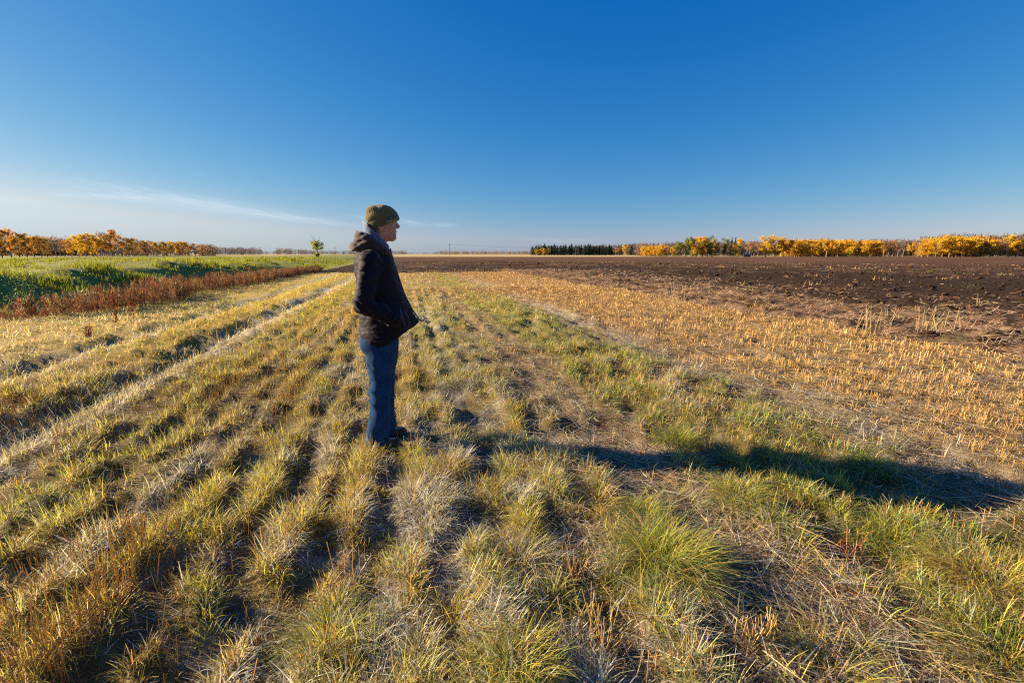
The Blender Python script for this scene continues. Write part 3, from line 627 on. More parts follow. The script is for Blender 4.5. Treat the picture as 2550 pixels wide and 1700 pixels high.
def spruce(seed):
    global rng; keep = rng; rng = np.random.default_rng(seed)
    m1 = mesh_np('trunk', *tubes([tube([(0, 0, -.3), (0, 0, 5), (0, 0, 9.9)], [.16, .1, .02], 5)], np.array([.07, .05, .04])))
    n = 900; t = rng.random(n)**.8; tier = np.round(t*14)/14; r = (1-tier)**.85*1.75*rng.uniform(.15, 1.0, n)*(.8+.4*rng.random(n)); a = rng.uniform(0, 6.3, n)
    P = np.stack([np.cos(a)*r, np.sin(a)*r, .5+tier*9.4-r*.28+rng.normal(0, .08, n)], -1)
    m2 = mesh_np('crown', *quads_at(P, rng.uniform(.3, .6, n), vary(np.array([.032, .05, .026]), n, .3, .1))); rng = keep
    m1.materials.append(M_TRUNK); m2.materials.append(M_LEAF); return m1, m2
M_TRUNK = pmat('tree_bark', None, .9, .35, 2.5, .3, 6, attr=True, spec=.15)
GRB = np.array([.26, .20, .15]); DKB = np.array([.10, .075, .055])
AMB = np.array([.74, .42, .032]); AYEL = np.array([.74, .48, .035]); AOR = np.array([.60, .27, .035]); AGRN = np.array([.11, .14, .02]); AYG = np.array([.36, .33, .03]); ABRN = np.array([.28, .16, .05])
KIND = {
 'amber': [deciduous(s, AMB, 2.6, 1.0, .16, GRB) for s in (1, 2, 3)], 'yellow': [deciduous(s, AYEL, 2.9, 1.15, .10, GRB) for s in (4, 5, 6)],
 'orange': [deciduous(s, AOR, 2.3, .8, .18, GRB, 14, col2=AMB) for s in (7, 8, 9)], 'sparse': [deciduous(s, ABRN, 2.1, .35, .28, GRB, 50, col2=AOR) for s in (10, 11)],
 'bare': [deciduous(s, np.array([.22, .15, .1]), 1.9, .10, .25, GRB, 80) for s in (12, 13)], 'green': [deciduous(s, AGRN, 3.2, 1.1, .08, DKB, col2=AYG) for s in (14, 15)],
 'mixed': [deciduous(s, AYG, 3.0, 1.1, .08, DKB, col2=AMB) for s in (16, 17)], 'brown': [deciduous(s, np.array([.30, .18, .035]), 2.5, .85, .14, DKB, 16, col2=np.array([.44, .24, .03])) for s in (18, 19, 20)],
 'spruce': [spruce(s) for s in (21, 22, 23)], 'bush': [deciduous(s, AYEL, 6.0, 1.6, .02, GRB, leafsize=.6, col2=AYG) for s in (24,)], 'trunky': [deciduous(s, AMB, 2.0, .8, .34, np.array([.42, .36, .28]), 6, col2=AYEL) for s in (25, 26)],
}
NAMES = dict(amber='aspen_tree', yellow='poplar_tree', orange='aspen_tree', sparse='thin_tree', bare='bare_tree', green='poplar_tree', mixed='poplar_tree', brown='aspen_tree', spruce='spruce_tree', bush='willow_bush', trunky='aspen_tree')
def tree(kind, px, depth, topy, lab, group, wide=1.0, basey=None, gz=None):
    x, y = dir_at(px, depth); z = float(height(np.array([x]), np.array([y]))[0]) if gz is None else gz
    f = 2550*16/36; c, s = math.cos(R(10.888)), math.sin(R(10.888)); Y = 850-topy; tz = CAM_H+(Y*c-f*s)/(f*c+Y*s)*depth
    sc = (tz-z)/9.6; m = KIND[kind]; m1, m2 = m[int(rng.integers(len(m)))]
    e = obj(NAMES[kind], None, label=lab, cat='bush' if kind == 'bush' else 'tree', group=group); e.location = (x, y, z); e.rotation_euler = (0, 0, rng.uniform(0, 6.3)); w = sc*wide*(1.15 if kind not in ('spruce', 'bush') else 1); e.scale = (w, w, sc)
    obj('trunk', m1, None, e); obj('crown', m2, None, e); return e
ORD = ['first', 'second', 'third', 'fourth', 'fifth', 'sixth', 'seventh', 'eighth', 'ninth', 'tenth', 'eleventh', 'twelfth', 'thirteenth', 'fourteenth', 'fifteenth', 'sixteenth', 'seventeenth', 'eighteenth', 'nineteenth', 'twentieth']
def belt(specs, depth, text, group, wide=1.0, fn=None):
    """specs: (kind, px, top)"""
    specs = sorted(specs, key=lambda q: q[1])
    for i, (kd, px, tp) in enumerate(specs):
        d = depth(px) if callable(depth) else depth
        o = ORD[i] if i < 20 else 'twenty-'+ORD[i-20]
        tree(kd, px, d*rng.uniform(.985, 1.015), tp, text.replace('#', o), group, wide)
# left belt: recedes alongside the ditch
ldep = lambda px: 168+.34*px
belt([('brown', -22, 572), ('brown', 4, 573), ('orange', 27, 569), ('brown', 48, 579), ('brown', 66, 586), ('orange', 84, 588), ('brown', 103, 586), ('brown', 117, 592)], ldep, '# tree from the left in the rusty clump at the left edge', 'autumn trees behind the ditch bank', 1.0)
belt([('bare', 128, 596), ('bare', 140, 592), ('bare', 150, 597), ('sparse', 160, 597)], ldep, '# leafless tree from the left in the gap between left clumps', 'autumn trees behind the ditch bank', .9)
belt([('amber', 178, 598), ('yellow', 196, 588), ('amber', 214, 584), ('yellow', 232, 583), ('amber', 241, 592)], ldep, '# golden tree from the left in the brightest left clump', 'autumn trees behind the ditch bank', 1.0)
belt([('sparse', 254, 580), ('sparse', 265, 578), ('orange', 278, 573), ('sparse', 291, 581), ('sparse', 303, 586), ('brown', 318, 591), ('brown', 333, 592), ('sparse', 348, 594), ('brown', 362, 598)], ldep, '# thinning brown tree right of the brightest left clump', 'autumn trees behind the ditch bank', .95)
belt([('sparse', 381, 600), ('orange', 394, 604), ('brown', 409, 601), ('orange', 424, 600), ('orange', 440, 601), ('brown', 455, 601), ('orange', 470, 603), ('brown', 487, 606), ('orange', 503, 609), ('orange', 518, 611), ('brown', 530, 616)], ldep, '# orange tree from the left in the low receding left row', 'autumn trees behind the ditch bank', 1.15)
# lone tree by the bank
def lone():
    x, y = dir_at(790, 112); z = float(height(np.array([x]), np.array([y]))[0]); e = obj('lone_tree', None, label='small lone poplar with thin top standing by itself behind the bank', cat='tree'); e.location = (x, y, z); e.scale = (1, 1, 1.22)
    T = [tube([(0, 0, -.3), (.05, 0, 1.2), (-.12, 0, 2.4), (-.1, .1, 3.6)], [.13, .10, .07, .015], 6)]; tips = []
    for a, f, L, up in ((0.2, .42, 1.25, .35), (.1, .5, 1.35, .8), (2.9, .45, .75, .7), (3.3, .6, .9, 1.0), (1.2, .65, .7, 1.3), (2.4, .75, .9, 1.2), (.6, .8, .7, 1.5), (3.0, .85, .8, 1.4), (4.5, .6, .8, .8), (5.3, .5, .8, .6), (0., .15, .35, .6), (3.1, .1, .35, .5)):
        p0 = np.array([-.1, 0, f*3.4]); p1 = p0+np.array([np.cos(a)*L, np.sin(a)*L, L*up*.8]); T.append(tube([p0, (p0+p1)/2+[0, 0, -.05], p1], [.05, .035, .012], 4)); tips += [p1, p1, (p0*.4+p1*.6)]
        for q in range(4): T.append(tube([p1, p1+np.array([np.cos(a)*.4, np.sin(a)*.3, .45])+rng.normal(0, .16, 3)], [.014, .006], 3))
    tips += [np.array([-.1, 0, 1.7]), np.array([-.25, 0, 2.2]), np.array([0, 0, 2.5]), np.array([-.1, 0, .35]), np.array([.1, 0, .5])]*2; tips = np.array(tips)
    m = mesh_np('trunk', *tubes(T, np.array([.16, .12, .08]))); obj('trunk', m, M_TRUNK, e)
    n = 1700; k = rng.integers(0, len(tips), n); P = tips[k]+rng.normal(0, .20, (n, 3)); P = P[P[:, 2] < 3.25]; n = len(P)
    c = np.where(rng.random((n, 1)) < .6, vary(np.array([.50, .46, .05]), n), vary(np.array([.24, .28, .05]), n))
    m = mesh_np('crown', *quads_at(P, rng.uniform(.12, .28, n), c)); obj('crown', m, M_LEAF, e)
lone()
# right belts
rdep = 222
belt([('amber', 1598, 618), ('yellow', 1607, 614), ('amber', 1617, 613), ('amber', 1628, 612), ('yellow', 1639, 612), ('amber', 1649, 611), ('orange', 1657, 616)], 235, '# tree from the left in the small bright golden clump', 'golden trees across the ploughed field', .85)
tree('yellow', 1556, 330, 609, 'single golden tree standing between the spruce belt and the golden clump', 'golden trees across the ploughed field', .8)
belt([('mixed', 1676, 614), ('green', 1690, 604), ('green', 1708, 597), ('green', 1724, 594), ('yellow', 1733, 591), ('mixed', 1750, 590), ('green', 1762, 592), ('yellow', 1748, 612), ('mixed', 1772, 597), ('yellow', 1735, 614), ('sparse', 1786, 600)], 228, '# tree from the left in the green and yellow clump', 'golden trees across the ploughed field', 1.0)
tree('green', 1806, 226, 596, 'rounded dark green tree right of the green and yellow clump', 'golden trees across the ploughed field', .8)
belt([('spruce', 1820, 594), ('spruce', 1829, 593), ('spruce', 1774, 598)], 240, '# dark spruce among the yellow trees at right', 'golden trees across the ploughed field', 1.0)
tree('yellow', 1838, 222, 595, 'big yellow tree left of the blue shed', 'golden trees across the ploughed field', 1.05)
belt([('sparse', 1866, 603), ('bare', 1878, 601), ('sparse', 1888, 603)], 250, '# thin tree from the left behind the blue shed', 'golden trees across the ploughed field', 1.0)
tree('yellow', 1907, 222, 592, 'left half of the biggest yellow tree group right of the blue shed', 'golden trees across the ploughed field', 1.2)
tree('yellow', 1930, 222, 590, 'right half of the biggest yellow tree group right of the blue shed', 'golden trees across the ploughed field', 1.2)
belt([('trunky', 1952, 600), ('orange', 1965, 598), ('yellow', 1980, 599), ('amber', 1996, 597), ('yellow', 2010, 600), ('amber', 2024, 598), ('yellow', 2042, 596), ('trunky', 2058, 600), ('amber', 2072, 598), ('trunky', 2086, 600), ('amber', 2103, 597), ('amber', 2120, 597), ('orange', 2136, 599), ('amber', 2152, 598), ('amber', 2170, 600), ('trunky', 2186, 602)], rdep, '# tree from the left in the long golden row', 'golden trees across the ploughed field', 1.05)
tree('bush', 2116, 216, 617, 'low spreading yellow bush in front of the long golden row', 'golden trees across the ploughed field', .95)
belt([('sparse', 2200, 600), ('bare', 2212, 599), ('sparse', 2224, 598), ('bare', 2236, 600), ('bare', 2249, 598), ('sparse', 2274, 602), ('bare', 2286, 599)], 230, '# nearly leafless tree right of the long golden row', 'golden trees across the ploughed field', 1.0)
tree('yellow', 2262, 220, 611, 'short yellow tree in front of the nearly leafless ones', 'golden trees across the ploughed field', .6)
belt([('amber', 2296, 608), ('amber', 2312, 602), ('yellow', 2330, 596), ('amber', 2347, 592), ('yellow', 2364, 589), ('amber', 2382, 590), ('amber', 2398, 594), ('yellow', 2416, 592), ('yellow', 2432, 598)], 216, '# tree from the left in the tall golden mass near the right edge', 'golden trees across the ploughed field', 1.15)
belt([('brown', 2450, 600), ('mixed', 2466, 598), ('orange', 2484, 596), ('yellow', 2512, 587), ('brown', 2530, 594), ('brown', 2548, 592), ('brown', 2568, 592)], 212, '# tree from the left in the darker group at the right edge', 'golden trees across the ploughed field', 1.05)
sp = [('spruce', 1326+7.6*i+rng.uniform(-2, 2), 611+rng.uniform(-3, 5)) for i in range(27)]+[('spruce', 1572, 612), ('spruce', 1582, 611), ('spruce', 1591, 613)]
belt(sp, 470, '# spruce from the left in the distant dark belt', 'dark spruces along the horizon', 2.3)
belt([('mixed', 1338, 620), ('mixed', 1352, 618), ('brown', 1364, 617), ('sparse', 1540, 616), ('sparse', 1532, 617)], 455, '# small autumn tree along the foot of the spruce belt', 'dark spruces along the horizon', 1.3)
# woods too far off to tell the trees apart
def far_wood(name, spans, label, colr, dens=1.0):
    ps = []
    for (x0, x1, depth, top0, top1, deep) in spans:
        n = int((x1-x0)*1.6*dens)
        for i in range(n):
            t = rng.random(); px = x0+(x1-x0)*t; d = depth*(1+deep*rng.random()); x, y = dir_at(px, d); f = 1133.
            hgt = max((632-(top0+(top1-top0)*t))/f*depth*rng.uniform(.45, 1.1)+1.4, 1.5)
            m = 46; w = hgt*.2; th = rng.random(m)**.7; P = np.stack([x+rng.normal(0, w, m)*(.4+.8*np.sin(th*3.0)), y+rng.normal(0, w, m), .3+th*hgt], -1)
            q = rng.random() ; c = vary(colr[int(rng.integers(len(colr)))], m, .25)
            s = np.full(m, hgt*.085)*rng.uniform(.5, 1.5, m); k = m//2
            ps.append(quads_at(P[:k], s[:k]*1.2, c[:k]))
            b = P[k:]; ln = hgt*.16; V, F, C = blades(b, np.full(m-k, ln), s[k:]*.35, rng.uniform(0, 6.3, m-k), np.abs(rng.normal(0, .3, m-k)), np.zeros(m-k), c[k:], 1, minz=False); ps.append((V, F, C))
            V, F = tube([(x, y, -.5), (x, y, hgt*.85)], [hgt*.016, hgt*.006], 3); ps.append((V, F, np.tile(GRB*.8, (len(V), 1))))
    V, F, C = join(ps); obj(name, mesh_np(name, V, F, C), M_LEAF, label=label, cat='woodland', kind='stuff')
GW = [np.array([.13, .10, .10]), np.array([.17, .12, .10]), np.array([.10, .085, .085])]
far_wood('distant_woodland', [(520, 650, 640, 617, 618, .1), (645, 700, 1300, 626, 626, .1), (690, 785, 800, 618, 624, .1), (780, 1010, 950, 625, 624, .1), (1085, 1330, 900, 625, 626, .1), (990, 1090, 1600, 629, 629, .1), (1470, 1700, 500, 612, 606, .2)], 'grey brown leafless woods low on the horizon', GW, .9)
far_wood('bare_wood_behind', [(-30, 540, 330, 588, 612, .15), (1585, 1700, 290, 610, 608, .1), (1700, 1960, 300, 606, 604, .1), (1950, 2330, 275, 601, 601, .12), (2300, 2600, 270, 588, 590, .15)], 'bare grey brown wood rising behind the golden trees', [np.array([.22, .15, .11]), np.array([.26, .17, .10]), np.array([.18, .13, .11])], .75)
far_wood('golden_wood_behind', [(1945, 2200, 240, 602, 604, .06), (2285, 2445, 232, 600, 594, .06), (1600, 1660, 250, 616, 614, .05)], 'golden foliage filling the gaps behind the front trees at right', [np.array([.70, .38, .03]), np.array([.62, .30, .03]), np.array([.55, .33, .06])], .9)
far_wood('spruce_wood_behind', [(1328, 1545, 500, 613, 615, .1)], 'dark mass of spruces behind the front row of the distant belt', [np.array([.028, .042, .026]), np.array([.04, .05, .03])], 1.0)
far_wood('amber_woodland', [(1100, 1330, 880, 627, 627, .05)], 'thin amber line of far trees on the centre horizon', [np.array([.4, .22, .05]), np.array([.3, .2, .08])], .6)

# ------------------------------------------------------------------ power line
M_POLE = pmat('weathered_wood', (.15, .13, .12), .85, .3, 3)
M_WIRE = pmat('wire', (.12, .12, .13), .6, .1, 3)
poles = {}
def pole(px, depth, hgt, lab, arm=True, lean=0.):
    x, y = dir_at(px, depth); z = float(height(np.array([x]), np.array([y]))[0]); e = obj('utility_pole', None, label=lab, cat='pole', group='utility poles on the horizon'); e.location = (x, y, z)
    V, F = tube([(0, 0, -.5), (0, 0, hgt*.5), (0, 0, hgt)], [.24, .21, .16], 8); obj('post', mesh_np('post', V, F, None, True), M_POLE, e)
    if arm:
        V, F = tube([(-1.2, 0, hgt-.7), (1.2, 0, hgt-.7)], [.1, .1], 4); obj('crossarm', mesh_np('crossarm', V, F), M_POLE, e)
        for q in (-1.05, 1.05):
            V, F = tube([(q, 0, hgt-.62), (q, 0, hgt-.3)], [.09, .06], 6); obj('insulator', mesh_np('insulator', V, F), M_WIRE, e)
    poles[px] = (x, y, z+hgt-.35); return e
pole(688, 700, 9, 'faintest utility pole, left of the lone tree')
pole(835, 540, 9.2, 'utility pole between the lone tree and the man')
pole(1120, 365, 9.2, 'tallest utility pole on the horizon right of the man')
pole(1389, 520, 9, 'utility pole in front of the left half of the spruce belt')
pole(1434, 450, 9, 'left of the two poles standing close together by the spruces')
pole(1439.5, 450, 8.4, 'right of the two poles standing close together by the spruces', False)
pole(1663, 330, 4.2, 'short pale post left of the green and yellow clump', False)
def wire(a, b, lab):
    A, B = np.array(poles[a]), np.array(poles[b])
    for_path = [A*(1-t)+B*t-np.array([0, 0, 1.3*4*t*(1-t)]) for t in np.linspace(0, 1, 13)]
    V, F = tube(for_path, [.05]*13, 4); obj('power_wire', mesh_np('power_wire', V, F), M_WIRE, label=lab, cat='wire', group='wires of the power line')
wire(688, 835, 'overhead wire running behind the lone tree'); wire(835, 1120, 'overhead wire passing behind the man'); wire(1120, 1389, 'overhead wire from the tallest pole toward the spruces'); wire(1389, 1434, 'short overhead wire in front of the spruces')

# ------------------------------------------------------------------ blue shed among the right hand trees
def shed():
    x, y = dir_at(1860, 236); e = obj('blue_shed', None, label='small dark blue shed half hidden among the yellow trees at right', cat='shed'); e.location = (x, y, 0)
    m = pmat('blue_sheet', (.012, .022, .075), .5, .2, 2); mr = pmat('shed_roof', (.10, .11, .16), .5, .2, 2)
    w, d, h, g = 1.25, 1.1, 1.0, .35
    V = [(-w, -d, -.2), (w, -d, -.2), (w, d, -.2), (-w, d, -.2), (-w, -d, h), (w, -d, h), (w, d, h), (-w, d, h), (-w, 0, h+g), (w, 0, h+g)]
    F = [(0, 1, 5, 4), (2, 3, 7, 6), (1, 2, 6, 5), (3, 0, 4, 7), (5, 6, 9, 9), (7, 4, 8, 8)]
    me = bpy.data.meshes.new('wall'); me.from_pydata(V, [], [tuple(dict.fromkeys(f)) for f in F]); obj('wall', me, m, e)
    V = [(-w-.2, -d-.25, h-.06), (w+.2, -d-.25, h-.06), (w+.2, 0, h+g+.06), (-w-.2, 0, h+g+.06), (w+.2, d+.25, h-.06), (-w-.2, d+.25, h-.06)]; V2 = [(a, b, c+.07) for a, b, c in V]
    F = [(0, 1, 2, 3), (3, 2, 4, 5), (6, 9, 8, 7), (9, 11, 10, 8), (0, 6, 7, 1), (5, 4, 10, 11), (1, 7, 8, 2), (2, 8, 10, 4), (0, 3, 9, 6), (3, 5, 11, 9)]
    me = bpy.data.meshes.new('roof'); me.from_pydata(V+V2, [], F); obj('roof', me, mr, e)
    V, F = [(-.45, -d-.04, -.1), (.45, -d-.04, -.1), (.45, -d-.04, .9), (-.45, -d-.04, .9), (-.45, -d+.02, -.1), (.45, -d+.02, -.1), (.45, -d+.02, .9), (-.45, -d+.02, .9)], [(0, 1, 2, 3), (0, 4, 5, 1), (1, 5, 6, 2), (2, 6, 7, 3), (3, 7, 4, 0)]
    me = bpy.data.meshes.new('door'); me.from_pydata(V, [], F); obj('door', me, mr, e)
shed()
print('TRIS setting', TRIS[0])
#@@MAN@@
# ------------------------------------------------------------------ the man
def surface_nets(Fv, xs, ys, zs):
    """smooth quad mesh of the zero level of Fv sampled on an uneven grid (negative inside)"""
    S = Fv < 0; nx, ny, nz = Fv.shape
    acc = np.zeros((nx-1, ny-1, nz-1, 3), np.float32); cnt = np.zeros((nx-1, ny-1, nz-1), np.float32)
    ax = [xs, ys, zs]
    for d in range(3):
        sl0 = [slice(None)]*3; sl1 = [slice(None)]*3; sl0[d] = slice(None, -1); sl1[d] = slice(1, None)
        a, b = Fv[tuple(sl0)], Fv[tuple(sl1)]; m = S[tuple(sl0)] != S[tuple(sl1)]
        I = np.argwhere(m); t = a[m]/(a[m]-b[m])
        P = np.stack([ax[k][I[:, k]] for k in range(3)], -1).astype(np.float32); P[:, d] += t*(ax[d][I[:, d]+1]-ax[d][I[:, d]])
        o1, o2 = [k for k in range(3) if k != d]
        for q1 in (0, -1):
            for q2 in (0, -1):
                J = I.copy(); J[:, o1] += q1; J[:, o2] += q2
                ok = np.all(J >= 0, 1) & (J[:, 0] < nx-1) & (J[:, 1] < ny-1) & (J[:, 2] < nz-1)
                np.add.at(acc, tuple(J[ok].T), P[ok]); np.add.at(cnt, tuple(J[ok].T), 1)
    act = cnt > 0; idx = -np.ones(cnt.shape, np.int64); idx[act] = np.arange(act.sum()); V = acc[act]/cnt[act][:, None]
    Q = []
    for d in range(3):
        sl0 = [slice(None)]*3; sl1 = [slice(None)]*3; sl0[d] = slice(None, -1); sl1[d] = slice(1, None)
        s0, s1 = S[tuple(sl0)], S[tuple(sl1)]; I = np.argwhere(s0 != s1); o1, o2 = (d+1) % 3, (d+2) % 3
        ok = (I[:, o1] > 0) & (I[:, o2] > 0) & (I[:, o1] < ax[o1].size-1) & (I[:, o2] < ax[o2].size-1); I = I[ok]
        def at(q1, q2):
            J = I.copy(); J[:, o1] += q1; J[:, o2] += q2; return idx[tuple(J.T)]
        q = np.stack([at(-1, -1), at(0, -1), at(0, 0), at(-1, 0)], -1); fl = ~s0[tuple(I.T)]; q[fl] = q[fl][:, ::-1]; Q.append(q)
    return V, np.concatenate(Q)
def smooth_mesh(V, F, it=2, k=.5):
    for _ in range(it):
        A = np.zeros_like(V); c = np.zeros(len(V)); nb = np.concatenate([F[:, [0, 1]], F[:, [1, 2]], F[:, [2, 3]], F[:, [3, 0]]])
        np.add.at(A, nb[:, 0], V[nb[:, 1]]); np.add.at(A, nb[:, 1], V[nb[:, 0]]); np.add.at(c, nb[:, 0], 1); np.add.at(c, nb[:, 1], 1)
        V = V*(1-k)+A/np.maximum(c, 1)[:, None]*k
    return V
def vnormals(V, F):
    n = np.cross(V[F[:, 2]]-V[F[:, 0]], V[F[:, 3]]-V[F[:, 1]]); N = np.zeros_like(V)
    for i in range(4): np.add.at(N, F[:, i], n)
    return N/(np.linalg.norm(N, axis=1, keepdims=True)+1e-9)
def grid(b, h):
    return [np.arange(b[i][0], b[i][1], h if np.isscalar(h) else h[i]).astype(np.float32) for i in range(3)]
def mg(g): return np.meshgrid(*g, indexing='ij', sparse=True)
def cone(X, Y, Z, a, b, ra, rb, sc=(1, 1, 1)):
    a = np.array(a, float); b = np.array(b, float); d = b-a; L = (d*d).sum()
    t = np.clip(((X-a[0])*d[0]+(Y-a[1])*d[1]+(Z-a[2])*d[2])/L, 0, 1)
    return np.sqrt(((X-a[0]-t*d[0])/sc[0])**2+((Y-a[1]-t*d[1])/sc[1])**2+((Z-a[2]-t*d[2])/sc[2])**2)-(ra+(rb-ra)*t)
def ell(X, Y, Z, c, r):
    p = ((X-c[0])/r[0], (Y-c[1])/r[1], (Z-c[2])/r[2]); k0 = np.sqrt(p[0]**2+p[1]**2+p[2]**2); return (k0-1)*min(r)
def smin(a, b, k):
    h = np.clip(.5+.5*(b-a)/k, 0, 1); return b*(1-h)+a*h-k*h*(1-h)
def smax(a, b, k): return -smin(-a, -b, k)
def interp(z, zs, vs): return np.interp(z, zs, vs)
def n3(P, s, seed=0): return (vn(P[:, 0]*s+P[:, 2]*s*.37, P[:, 2]*s+P[:, 1]*s*.53, seed)+vn(P[:, 1]*s-P[:, 2]*s*.41, P[:, 2]*s*1.1-P[:, 0]*s*.29, seed+7))*.5

def build_man():
    root = obj('person', None, label='man in dark jacket, jeans and olive beanie standing in profile, hands in pockets', cat='person')
    gz = float(height(np.array([GX]), np.array([GY]))[0]); root.location = (GX, GY, gz-.012); root.rotation_euler = (0, 0, R(17.45))
    skin = pmat('skin', None, .5, .10, 60, .15, 300, attr=True, spec=.35)
    olive = pmat('olive_knit', (.160, .120, .038), .95, .2, 120, .5, 420, sheen=.4)
    olive2 = pmat('olive_cuff_knit', (.145, .110, .036), .95, .2, 120, .6, 380, sheen=.4)
    shell = pmat('quilted_nylon', (.012, .010, .017), .62, .2, 30, .06, 70, sheen=.12, spec=.07)
    hoodm = pmat('hood_fabric', (.050, .033, .031), .75, .25, 30, .3, 120, sheen=.3, spec=.15)
    blue = pmat('grey_blue_collar', (.085, .125, .22), .8, .2, 60, .2, 200, sheen=.2)
    cream = pmat('cream_fleece', (.45, .40, .34), .9, .2, 60, .4, 150)
    denim = pmat('denim', (.012, .045, .125), .85, .28, 14, .3, 500, sheen=.03, spec=.08)
    boot = pmat('brown_leather', (.075, .042, .024), .55, .3, 30, .3, 80); sole = pmat('boot_sole', (.02, .018, .016), .8, .2, 30)
    pale = pmat('pale_thread', (.45, .46, .40), .9, .2, 60); moss = pmat('moss_thread', (.17, .19, .12), .9, .2, 60); steel = pmat('zip_metal', (.45, .45, .45), .35, .1, 30, metal=1.0); zipm = pmat('zip_tape', (.06, .08, .13), .6, .2, 40)
    white = pmat('eye_white', (.6, .56, .52), .25, .05, 10); iris = pmat('iris', (.05, .07, .09), .2, .05, 10); lash = pmat('brow_hair', (.09, .05, .03), .9, .3, 90)
    legs = [((.065, -.085, .90), (.045, -.098, .46), (-.010, -.105, .06)), ((.085, .085, .90), (.080, .10, .47), (.050, .115, .08))]
    arms = [((.018, -.170, 1.405), (-.040, -.262, 1.125), (.165, -.215, 1.005)), ((.025, .170, 1.405), (-.030, .262, 1.125), (.175, .205, 1.005))]
    # --- body: one continuous surface, head to feet
    def uneven(lo, a, b, hi, c, f): return np.unique(np.round(np.concatenate([np.arange(lo, a, c), np.arange(a, b, f), np.arange(b, hi, c)]), 5)).astype(np.float32)
    g = [uneven(-.16, .0, .265, .33, .014, .0042), uneven(-.34, -.10, .10, .34, .014, .0042), uneven(-.02, 1.50, 1.82, 1.83, .014, .0042)]
    X, Y, Z = mg(g)
    skull = ell(X, Y, Z, (.118, 0, 1.706), (.096, .076, .092))
    face = ell(X, Y, Z, (.158, 0, 1.650), (.060, .060, .088))
    jaw = smin(cone(X, Y, Z, (.105, .050, 1.625), (.182, .018, 1.580), .020, .018), cone(X, Y, Z, (.105, -.050, 1.625), (.182, -.018, 1.580), .020, .018), .03)
    h = smin(smin(skull, face, .03), jaw, .03)
    h = smin(h, ell(X, Y, Z, (.190, 0, 1.577), (.026, .026, .023)), .018)                    # chin
    for s in (-1, 1):
        h = smin(h, ell(X, Y, Z, (.178, s*.040, 1.645), (.026, .020, .026)), .02)            # cheek
        h = smin(h, cone(X, Y, Z, (.210, s*.012, 1.694), (.196, s*.050, 1.694), .010, .008), .014)   # brow
        h = smax(h, -ell(X, Y, Z, (.222, s*.031, 1.676), (.016, .015, .010)), .010)          # eye socket
        h = smin(h, ell(X, Y, Z, (.226, s*.010, 1.648), (.012, .008, .007)), .006)           # nostril wing
        h = smin(h, ell(X, Y, Z, (.108, s*.078, 1.665), (.022, .009, .032)), .008)           # ear
    h = smin(h, cone(X, Y, Z, (.213, 0, 1.690), (.237, 0, 1.657), .0085, .0105), .008)       # nose
    h = smin(h, ell(X, Y, Z, (.208, 0, 1.617), (.016, .024, .010)), .008)                    # upper lip and philtrum
    h = smin(h, ell(X, Y, Z, (.206, 0, 1.602), (.013, .020, .007)), .006)                    # lower lip
    h = smax(h, -ell(X, Y, Z, (.222, 0, 1.6095), (.014, .028, .0028)), .004)                 # mouth line
    b = smin(h, cone(X, Y, Z, (.055, 0, 1.46), (.105, 0, 1.62), .060, .056), .03)
    tor = smin(ell(X, Y, Z, (.045, 0, 1.26), (.115, .165, .24)), ell(X, Y, Z, (.06, 0, .98), (.115, .155, .17)), .08)
    b = smin(b, tor, .05)
    for (s0, e0, w0) in arms:
        b = smin(b, cone(X, Y, Z, s0, e0, .055, .042), .04); b = smin(b, cone(X, Y, Z, e0, w0, .042, .030), .02)
        hd = np.array(w0)+[.030, np.sign(w0[1])*-.045, -.025]; b = smin(b, cone(X, Y, Z, w0, hd, .030, .034, (1, .7, 1)), .015)
        for q in range(4): b = smin(b, cone(X, Y, Z, hd+[.0, 0, .024-.016*q], hd+[.055-.006*abs(q-1), 0, .012-.020*q], .011, .010), .006)
        b = smin(b, cone(X, Y, Z, np.array(w0)+[.01, np.sign(w0[1])*-.03, .02], np.array(w0)+[.055, np.sign(w0[1])*-.05, .035], .012, .011), .008)
    for (h0, k0, a0) in legs:
        b = smin(b, cone(X, Y, Z, h0, k0, .085, .056), .05); b = smin(b, cone(X, Y, Z, k0, a0, .056, .038), .02); b = smin(b, cone(X, Y, Z, (a0[0], a0[1], .05), (a0[0]+.13, a0[1], .045), .036, .03), .02)
    V, F = surface_nets(b, *g); V = smooth_mesh(V, F, 1, .35)
    c = np.tile(np.array([.58, .275, .19]), (len(V), 1)); c *= (.92+.16*n3(V, 60, 3))[:, None]
    bl = np.exp(-(((V[:, 0]-.195)/.03)**2+((V[:, 2]-1.645)/.025)**2)); c = c*(1-.25*bl[:, None])+np.array([.50, .16, .11])*.25*bl[:, None]
    beard = np.clip(np.exp(-((V[:, 2]-1.585)/.032)**2)*sst(.11, .17, V[:, 0]), 0, 1)[:, None]; c = c*(1-.35*beard)+np.array([.22, .13, .10])*.35*beard
    lips = (np.exp(-((V[:, 2]-1.610)/.010)**2)*sst(.200, .210, V[:, 0])*(np.abs(V[:, 1]) < .026))[:, None]; c = c*(1-.6*lips)+np.array([.34, .12, .09])*.6*lips
    hair = (sst(.15, .09, V[:, 0])*sst(1.60, 1.625, V[:, 2])*sst(1.70, 1.66, V[:, 2]) * (np.abs(V[:, 1]) > .045) * (np.abs(V[:, 1]) < .074))[:, None]; c = c*(1-.7*hair)+np.array([.08, .05, .035])*.7*hair
    obj('body', mesh_np('body', V, F, c, True), skin, root)
    def ball(nm, ctr, r, m, par, sc=(1, 1, 1)):
        gg = grid([(ctr[i]-r*sc[i]*1.4, ctr[i]+r*sc[i]*1.4) for i in range(3)], [r*sc[i]*.22 for i in range(3)]); V, F = surface_nets(ell(*mg(gg), ctr, [r*q for q in sc]).astype(np.float32), *gg); return obj(nm, mesh_np(nm, V, F, None, True), m, par)
